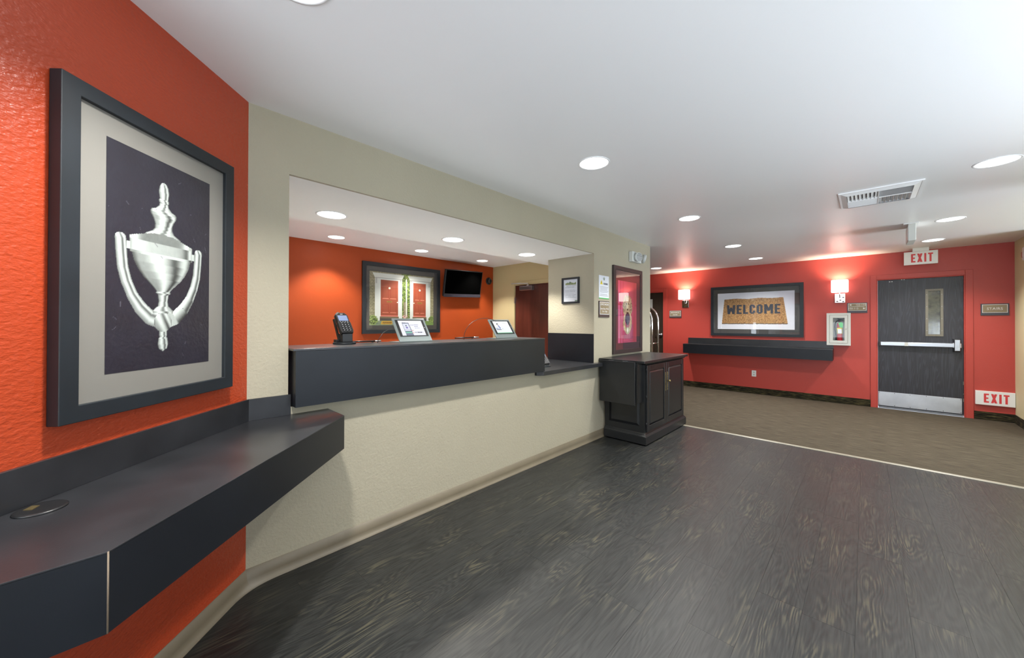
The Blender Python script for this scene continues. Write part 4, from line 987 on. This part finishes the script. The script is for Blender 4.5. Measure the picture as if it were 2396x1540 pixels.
# ------------------------------------------------------------------ things on the counter
CT = 1.188
def tablet(yc, label, fn, cable):
    t = thing('tablet_stand', label, 'tablet', (-2.375, yc, CT), 90)
    # local: x along the counter, y away from the visitor
    tilt = Matrix.Rotation(R(-36), 4, 'X')
    q = MB().box(-.136, .136, -.004, .006, .004, .212, .003).xf(tilt)
    q.build('faceplate', M['tablet'], t, False)
    q = MB().box(-.118, .118, -.0055, -.004, .047, .196).xf(tilt); q.build('bezel', M['black'], t, False)
    painted('screen', .196, .134, 130, 90, fn, M['screen'], t, -.0062, 0.0, .1215, tilt)
    q = MB().box(-.136, .136, -.001, .150, .0003, .0035); q.build('foot_plate', M['tablet'], t, False)
    q = MB().box(-.095, .095, .006, .016, .03, .19, .003).xf(tilt); q.build('rear_case', M['tablet'], t, False)
    q = MB().lathe([(.003, -.0062), (.003, -.0060)], (.108, 0, .125), 'y', 10).xf(tilt); q.build('home_button', M['white'], t, False)
    MB().tube(cable, .0022, 8).build('cable', M['black'], t)
    return t
def scr1(u, v):
    out = mix(c3(236, 238, 252), c3(250, 246, 252), v)
    k = (v - .02); l = .12 + .10 * v * 0 + (.0); x0 = .16; x1 = .47
    m = (u > x0 - .02 * v) & (u < x1 - .06 * v) & (v < .88 - .1 * (u - .15)); out = np.where(m[:, None], c3(110, 118, 140), out)
    m = (u > x0 + .015 - .02 * v) & (u < x1 - .03 - .06 * v) & (v < .80) & (v > .16); out = np.where(m[:, None], c3(226, 230, 244), out)
    m2 = m & (v < .30) ; out = np.where(m2[:, None], c3(76, 120, 122), out); m2 = m & (v < .22); out = np.where(m2[:, None], c3(140, 220, 190), out)
    out = np.where((m & (np.abs(v - .37) < .012))[:, None], c3(140, 142, 170), out)
    out = np.where((np.hypot(u - .29, (v - .53) * .7) < .045)[:, None], c3(128, 116, 190), out)
    out = np.where((np.hypot(u - .28, (v - .66) * .7) < .03)[:, None], c3(70, 74, 96), out)
    for cy in (.33, .18): out = np.where((np.hypot((u - .49) * .8, (v - cy)) < .035)[:, None], c3(224, 186, 180), out)
    m = (u > .55) & (u < .90) & (np.abs(v - .20) < .032) & (fbm(u * 60, v * 2, 5) > .4); out = np.where(m[:, None], c3(70, 72, 96), out)
    for (a, b, z) in ((.46, .60, .70), (.62, .82, .71), (.62, .77, .60), (.63, .83, .49)):
        m = (u > a) & (u < b) & (np.abs(v - z) < .018) & (fbm(u * 70, v * 9, 7) > .38); out = np.where(m[:, None], c3(150, 160, 200), out)
    return out
def scr2(u, v):
    out = mix(c3(240, 246, 250), c3(252, 254, 254), v)
    m = v < .05; out = np.where(m[:, None], c3(120, 196, 150), out)
    m = (u > .06) & (u < .36) & (v > .27) & (v < .33); out = np.where(m[:, None], c3(120, 122, 136), out)
    m = (u > .03) & (u < .33) & (v > .33) & (v < .46) & (fbm(u * 18, v * 18, 2) > .4); out = np.where(m[:, None], c3(190, 202, 226), out)
    m = np.abs(u - (.27 + (.6 - v) * .30)) < .035; m &= (v > .42) & (v < .66); out = np.where(m[:, None], c3(104, 122, 190), out)
    out = np.where(((np.hypot(u - .24, (v - .76) * .75) < .055) & (np.hypot(u - .25, (v - .72) * .75) > .03))[:, None], c3(66, 76, 84), out)
    out = np.where((np.hypot(u - .25, (v - .71) * .75) < .026)[:, None], c3(224, 190, 170), out)
    out = np.where((np.hypot(u - .46, (v - .36) * .75) < .018)[:, None], c3(120, 130, 160), out)
    m = (u > .62) & (u < .86) & (np.abs(v - .86) < .01); out = np.where(m[:, None], c3(200, 214, 200), out)
    return out
tablet(1.470, 'grey tablet stand beside the card terminal, screen showing a phone', scr1,
       [(-2.452, 1.205, CT), (-2.452, 1.217, CT + .03), (-2.452, 1.248, CT + .070), (-2.455, 1.305, CT + .100), (-2.47, 1.37, CT + .105), (-2.465, 1.42, CT + .10)])
tablet(2.420, 'grey tablet stand at the right end of the counter, mostly white screen', scr2,
       [(-2.45, 1.967, CT), (-2.45, 1.972, CT + .045), (-2.45, 1.99, CT + .085), (-2.45, 2.025, CT + .122), (-2.45, 2.07, CT + .153), (-2.45, 2.125, CT + .173), (-2.45, 2.19, CT + .184), (-2.455, 2.25, CT + .183), (-2.47, 2.32, CT + .172), (-2.485, 2.38, CT + .15)])

def terminal(loc, rz, label, arm=True, stand=.055):
    t = thing('card_terminal', label, 'card terminal', loc, rz)
    MB().lathe([(.068, .0003), (.070, .003), (.069, .011), (.064, .013), (.0005, .013)], (0, 0, 0), 'z', 32).build('base_disc', M['frame'], t, False)
    st = bevel_mod(MB().box(-.032, .034, -.045, .020, .013, .013 + stand).build('stand', M['black'], t, False), .003)
    MB().box(-.055, -.030, .0, .040, .013, .030, .003).build('clamp', M['black'], st, False)
    q = MB().prism([(-.01, .03), (.018, .03), (.095, .16), (.080, .165)], 'x', -.038, -.030); q.build('rear_arm', M['black'], st, False)
    T = Matrix.Translation((0, -.042, .013 + stand)) @ Matrix.Rotation(R(-41), 4, 'X')
    P = [(-.036, .0), (.036, .0), (.042, .022), (.042, .085), (.039, .095), (.039, .150), (.024, .172), (-.024, .172), (-.039, .150), (-.039, .095), (-.042, .085), (-.042, .022)]
    q = MB().prism(P, 'y', -.014, .016).xf(T); hs = bevel_mod(q.build('housing', M['black'], t, False), .003)
    q = MB().box(-.030, .030, -.0155, -.014, .100, .146).xf(T); q.build('display', M['lcd'], hs, False)
    km = pm('key_legend', L(190, 190, 194), .5) if 'key' not in M else M['key']; M['key'] = km
    for r_ in range(5):
        for c_ in range(3):
            q = MB().box(-.026 + c_ * .020, -.013 + c_ * .020, -.0160, -.0139, .014 + r_ * .0155, .023 + r_ * .0155).xf(T); k_ = q.build('key', M['frame'], hs, False)
    q = MB()
    for r_ in range(5):
        for c_ in range(3): q.box(-.022 + c_ * .020, -.017 + c_ * .020, -.0163, -.0158, .0165 + r_ * .0155, .0205 + r_ * .0155)
    for c_ in range(4): q.box(-.027 + c_ * .0155, -.020 + c_ * .0155, -.0146, -.0138, .0915, .0945)
    q.box(-.008, .008, -.0146, -.0138, .156, .160)
    q.xf(T); lg_ = q.build('key_legend', km, hs, False); lg_['kind'] = 'stuff'
    q = MB().prism([(-.042, .155), (-.024, .1745), (-.010, .1745), (-.030, .152)], 'y', -.0148, .0145).xf(T); q.build('shiny_corner', M['chrome'], hs, False)
    return t
terminal((-2.475, .990, CT), 92, 'black card terminal on a round base at the left end of the counter')
terminal((-2.44, 3.035, .8755), 80, 'dark card terminal on the low counter, half hidden by the raised counter', stand=.012)
def pen(p0, p1, label):
    t = thing('pen', label, 'pen', (p0[0], (p0[1] + p1[1]) / 2, CT), 0, 'pens lying on the counter')
    a, b = Vector(p0), Vector(p1); d = (b - a)
    MB().tube([a, a + d * .78], [.0052, .0058]).build('barrel', M['black'], t)
    MB().tube([a + d * .78, b], [.0068, .0060]).build('cap', M['chrome'], t)
    MB().box(a.x - .008, a.x + .008, (a + d * .72).y, (a + d * .76).y, CT + .0003, CT + .004).build('rest', M['black'], t)
    return t
pen((-2.535, 1.06, CT + .010), (-2.515, 1.262, CT + .010), 'black pen lying right beside the card terminal')
pen((-2.54, 1.945, CT + .010), (-2.535, 2.205, CT + .012), 'black pen lying beneath the tall cable loop')

# ------------------------------------------------------------------ black drop-leaf cabinet
cb = thing('storage_cabinet', 'black wooden drop-leaf cabinet with two panelled doors against the tan pier', 'cabinet', (-1.98, 4.49, 0))
bx0, bx1, by0, by1 = -2.222, -1.742, 3.905, 5.075
bevel_mod(MB().box(bx0, bx1, by0 + .012, by1 - .012, .13, .893).build('body', M['cab'], cb), .002)
q = MB()
q.frustum((bx0 - .001, bx1 + .030, by0 - .028, by1 + .028), .012, (bx0 - .001, bx1 + .030, by0 - .028, by1 + .028), .096, 'z')
q.frustum((bx0 - .001, bx1 + .028, by0 - .026, by1 + .026), .096, (bx0 - .001, bx1 + .014, by0 - .012, by1 + .012), .116, 'z')
q.frustum((bx0 - .001, bx1 + .012, by0 - .010, by1 + .010), .116, (bx0 - .001, bx1 + .004, by0 - .002, by1 + .002), .132, 'z')
bevel_mod(q.build('plinth', M['cab'], cb), .002)
for (xx, yy) in ((-1.76, 3.93), (-2.18, 3.93), (-1.76, 5.05), (-2.18, 5.05)): MB().lathe([(.018, 0.001), (.018, .013)], (xx, yy, 0), 'z', 12).build('foot', M['blackmatt'], cb)
q = MB().frustum((bx0, bx1 + .008, by0 - .004, by1 + .004), .872, (bx0, bx1 + .030, by0 - .028, by1 + .028), .896, 'z'); q.build('crown_moulding', M['cab'], cb)
bevel_mod(MB().box(-2.243, -1.695, 3.800, 5.125, .897, .924).build('top_board', M['cab'], cb), .004)
lf_ = bevel_mod(MB().box(-2.222, -1.790, 3.776, 3.795, .440, .908).build('drop_leaf', M['cab'], cb), .003)
for xx in (-2.10, -1.93): MB().box(xx, xx + .06, 3.772, 3.80, .9085, .914).build('hinge', M['chrome'], lf_)
MB().box(-1.788, -1.768, 3.797, 3.905, .465, .895).build('leaf_bracket', M['cab'], cb)
# side: stiles, rails and a raised panel
sd_ = MB(); y_ = by0
for (a, b, z0, z1) in ((bx0, bx0 + .055, .132, .872), (bx1 - .055, bx1, .132, .872), (bx0 + .055, bx1 - .055, .132, .195), (bx0 + .055, bx1 - .055, .80, .872)): sd_.box(a, b, y_, y_ + .014, z0, z1)
sp = sd_.build('side_frame', M['cab'], cb)
MB().frustum((bx0 + .058, bx1 - .058, .198, .797), y_ + .012, (bx0 + .085, bx1 - .085, .225, .770), y_ - .001, 'y').build('side_panel', M['cab'], cb)
# doors on the +X face
def cdoor(y0, y1, z0, z1, xf):
    q = MB(); w_ = .062
    for (a, b, c_, d_) in ((y0, y0 + w_, z0, z1), (y1 - w_, y1, z0, z1), (y0 + w_, y1 - w_, z0, z0 + w_), (y0 + w_, y1 - w_, z1 - w_, z1)): q.box(xf, xf + .018, a, b, c_, d_)
    d_ = bevel_mod(q.build('door', M['cab'], cb), .0025)
    MB().frustum((y0 + w_, y1 - w_, z0 + w_, z1 - w_), xf + .002, (y0 + w_ + .024, y1 - w_ - .024, z0 + w_ + .024, z1 - w_ - .024), xf + .016, 'x').build('door_panel', M['cab'], d_)
    return d_
ym = (by0 + by1) / 2 - .02
da = cdoor(by0 + .030, ym - .003, .140, .868, bx1 + .001); db = cdoor(ym + .003, by1 - .030, .140, .868, bx1 + .001)
for d_, yy in ((da, ym - .030), (db, ym + .030)):
    q = MB()
    for k in range(9):
        z = .53 + k * .024; q.tube([(bx1 + .0200, yy - .006 * (-1) ** k, z), (bx1 + .0215, yy + .006 * (-1) ** k, z + .012), (bx1 + .0200, yy - .006 * (-1) ** k, z + .024)], .0028, 6)
    q.build('escutcheon', M['brass'], d_)
MB().lathe([(.005, 0), (.005, .014), (.013, .020), (.015, .028), (.011, .037), (.0005, .040)], (bx1 + .019, ym + .030, .642), 'x', 16).build('knob', M['brass'], db)
for z in (.20, .50, .80): MB().lathe([(.004, 0), (.004, .04)], (bx1 + .010, by0 + .026, z), 'z', 8).build('hinge', M['black'], da)

# ------------------------------------------------------------------ luggage cart in the side corridor
lc_ = thing('luggage_cart', 'chrome luggage cart with arched frame partly hidden behind the tan pier', 'luggage cart', (-3.075, 6.3, 0.004), 8)
q = MB().box(-.46, .46, -.28, .28, .20, .235, .006); q.build('platform', M['brown'], lc_, False)
MB().ring((-.475, .475, -.295, .295), (-.46, .46, -.28, .28), .19, .245, 'z').build('bumper', M['blackmatt'], lc_, False)
def arch(yy, xo=0, r_=.020):
    pts = [(.43 - xo, yy, .24), (.43 - xo, yy, 1.36)]
    for k in range(1, 10):
        a = R(k * 9); pts.append((.43 - xo - .19 * (1 - math.cos(a)), yy * (1 - .0 * k), 1.36 + .25 * math.sin(a)))
    pts += [(-x, y, z) for x, y, z in pts[::-1]]; return MB().tube(pts, r_, 12)
arch(-.20).build('arched_rail', M['chrome'], lc_, False); arch(.20).build('arched_rail', M['chrome'], lc_, False)
arch(-.11, .05, .012).build('inner_rail', M['chrome'], lc_, False)
MB().tube([(-.24, -.20, 1.60), (-.24, .20, 1.60)], .015).build('hanger_bar', M['chrome'], lc_, False)
for xx in (-.43, .43): MB().tube([(xx, -.20, .98), (xx, .20, .98)], .012).build('cross_bar', M['chrome'], lc_, False)
MB().tube([(-.43, -.20, .98), (.43, -.20, .98)], .012).build('cross_bar', M['chrome'], lc_, False)
for (xx, yy) in ((-.36, -.2), (.36, -.2), (-.36, .2), (.36, .2)):
    wh = MB().lathe([(.02, -.018), (.08, -.015), (.085, 0), (.08, .015), (.02, .018)], (xx, yy, .0855), 'y', 20).build('wheel', M['blackmatt'], lc_, False)
    MB().box(xx - .02, xx + .02, yy - .028, yy + .028, .172, .20).build('fork', M['chrome'], wh, False)
print('objects', len(bpy.data.objects))
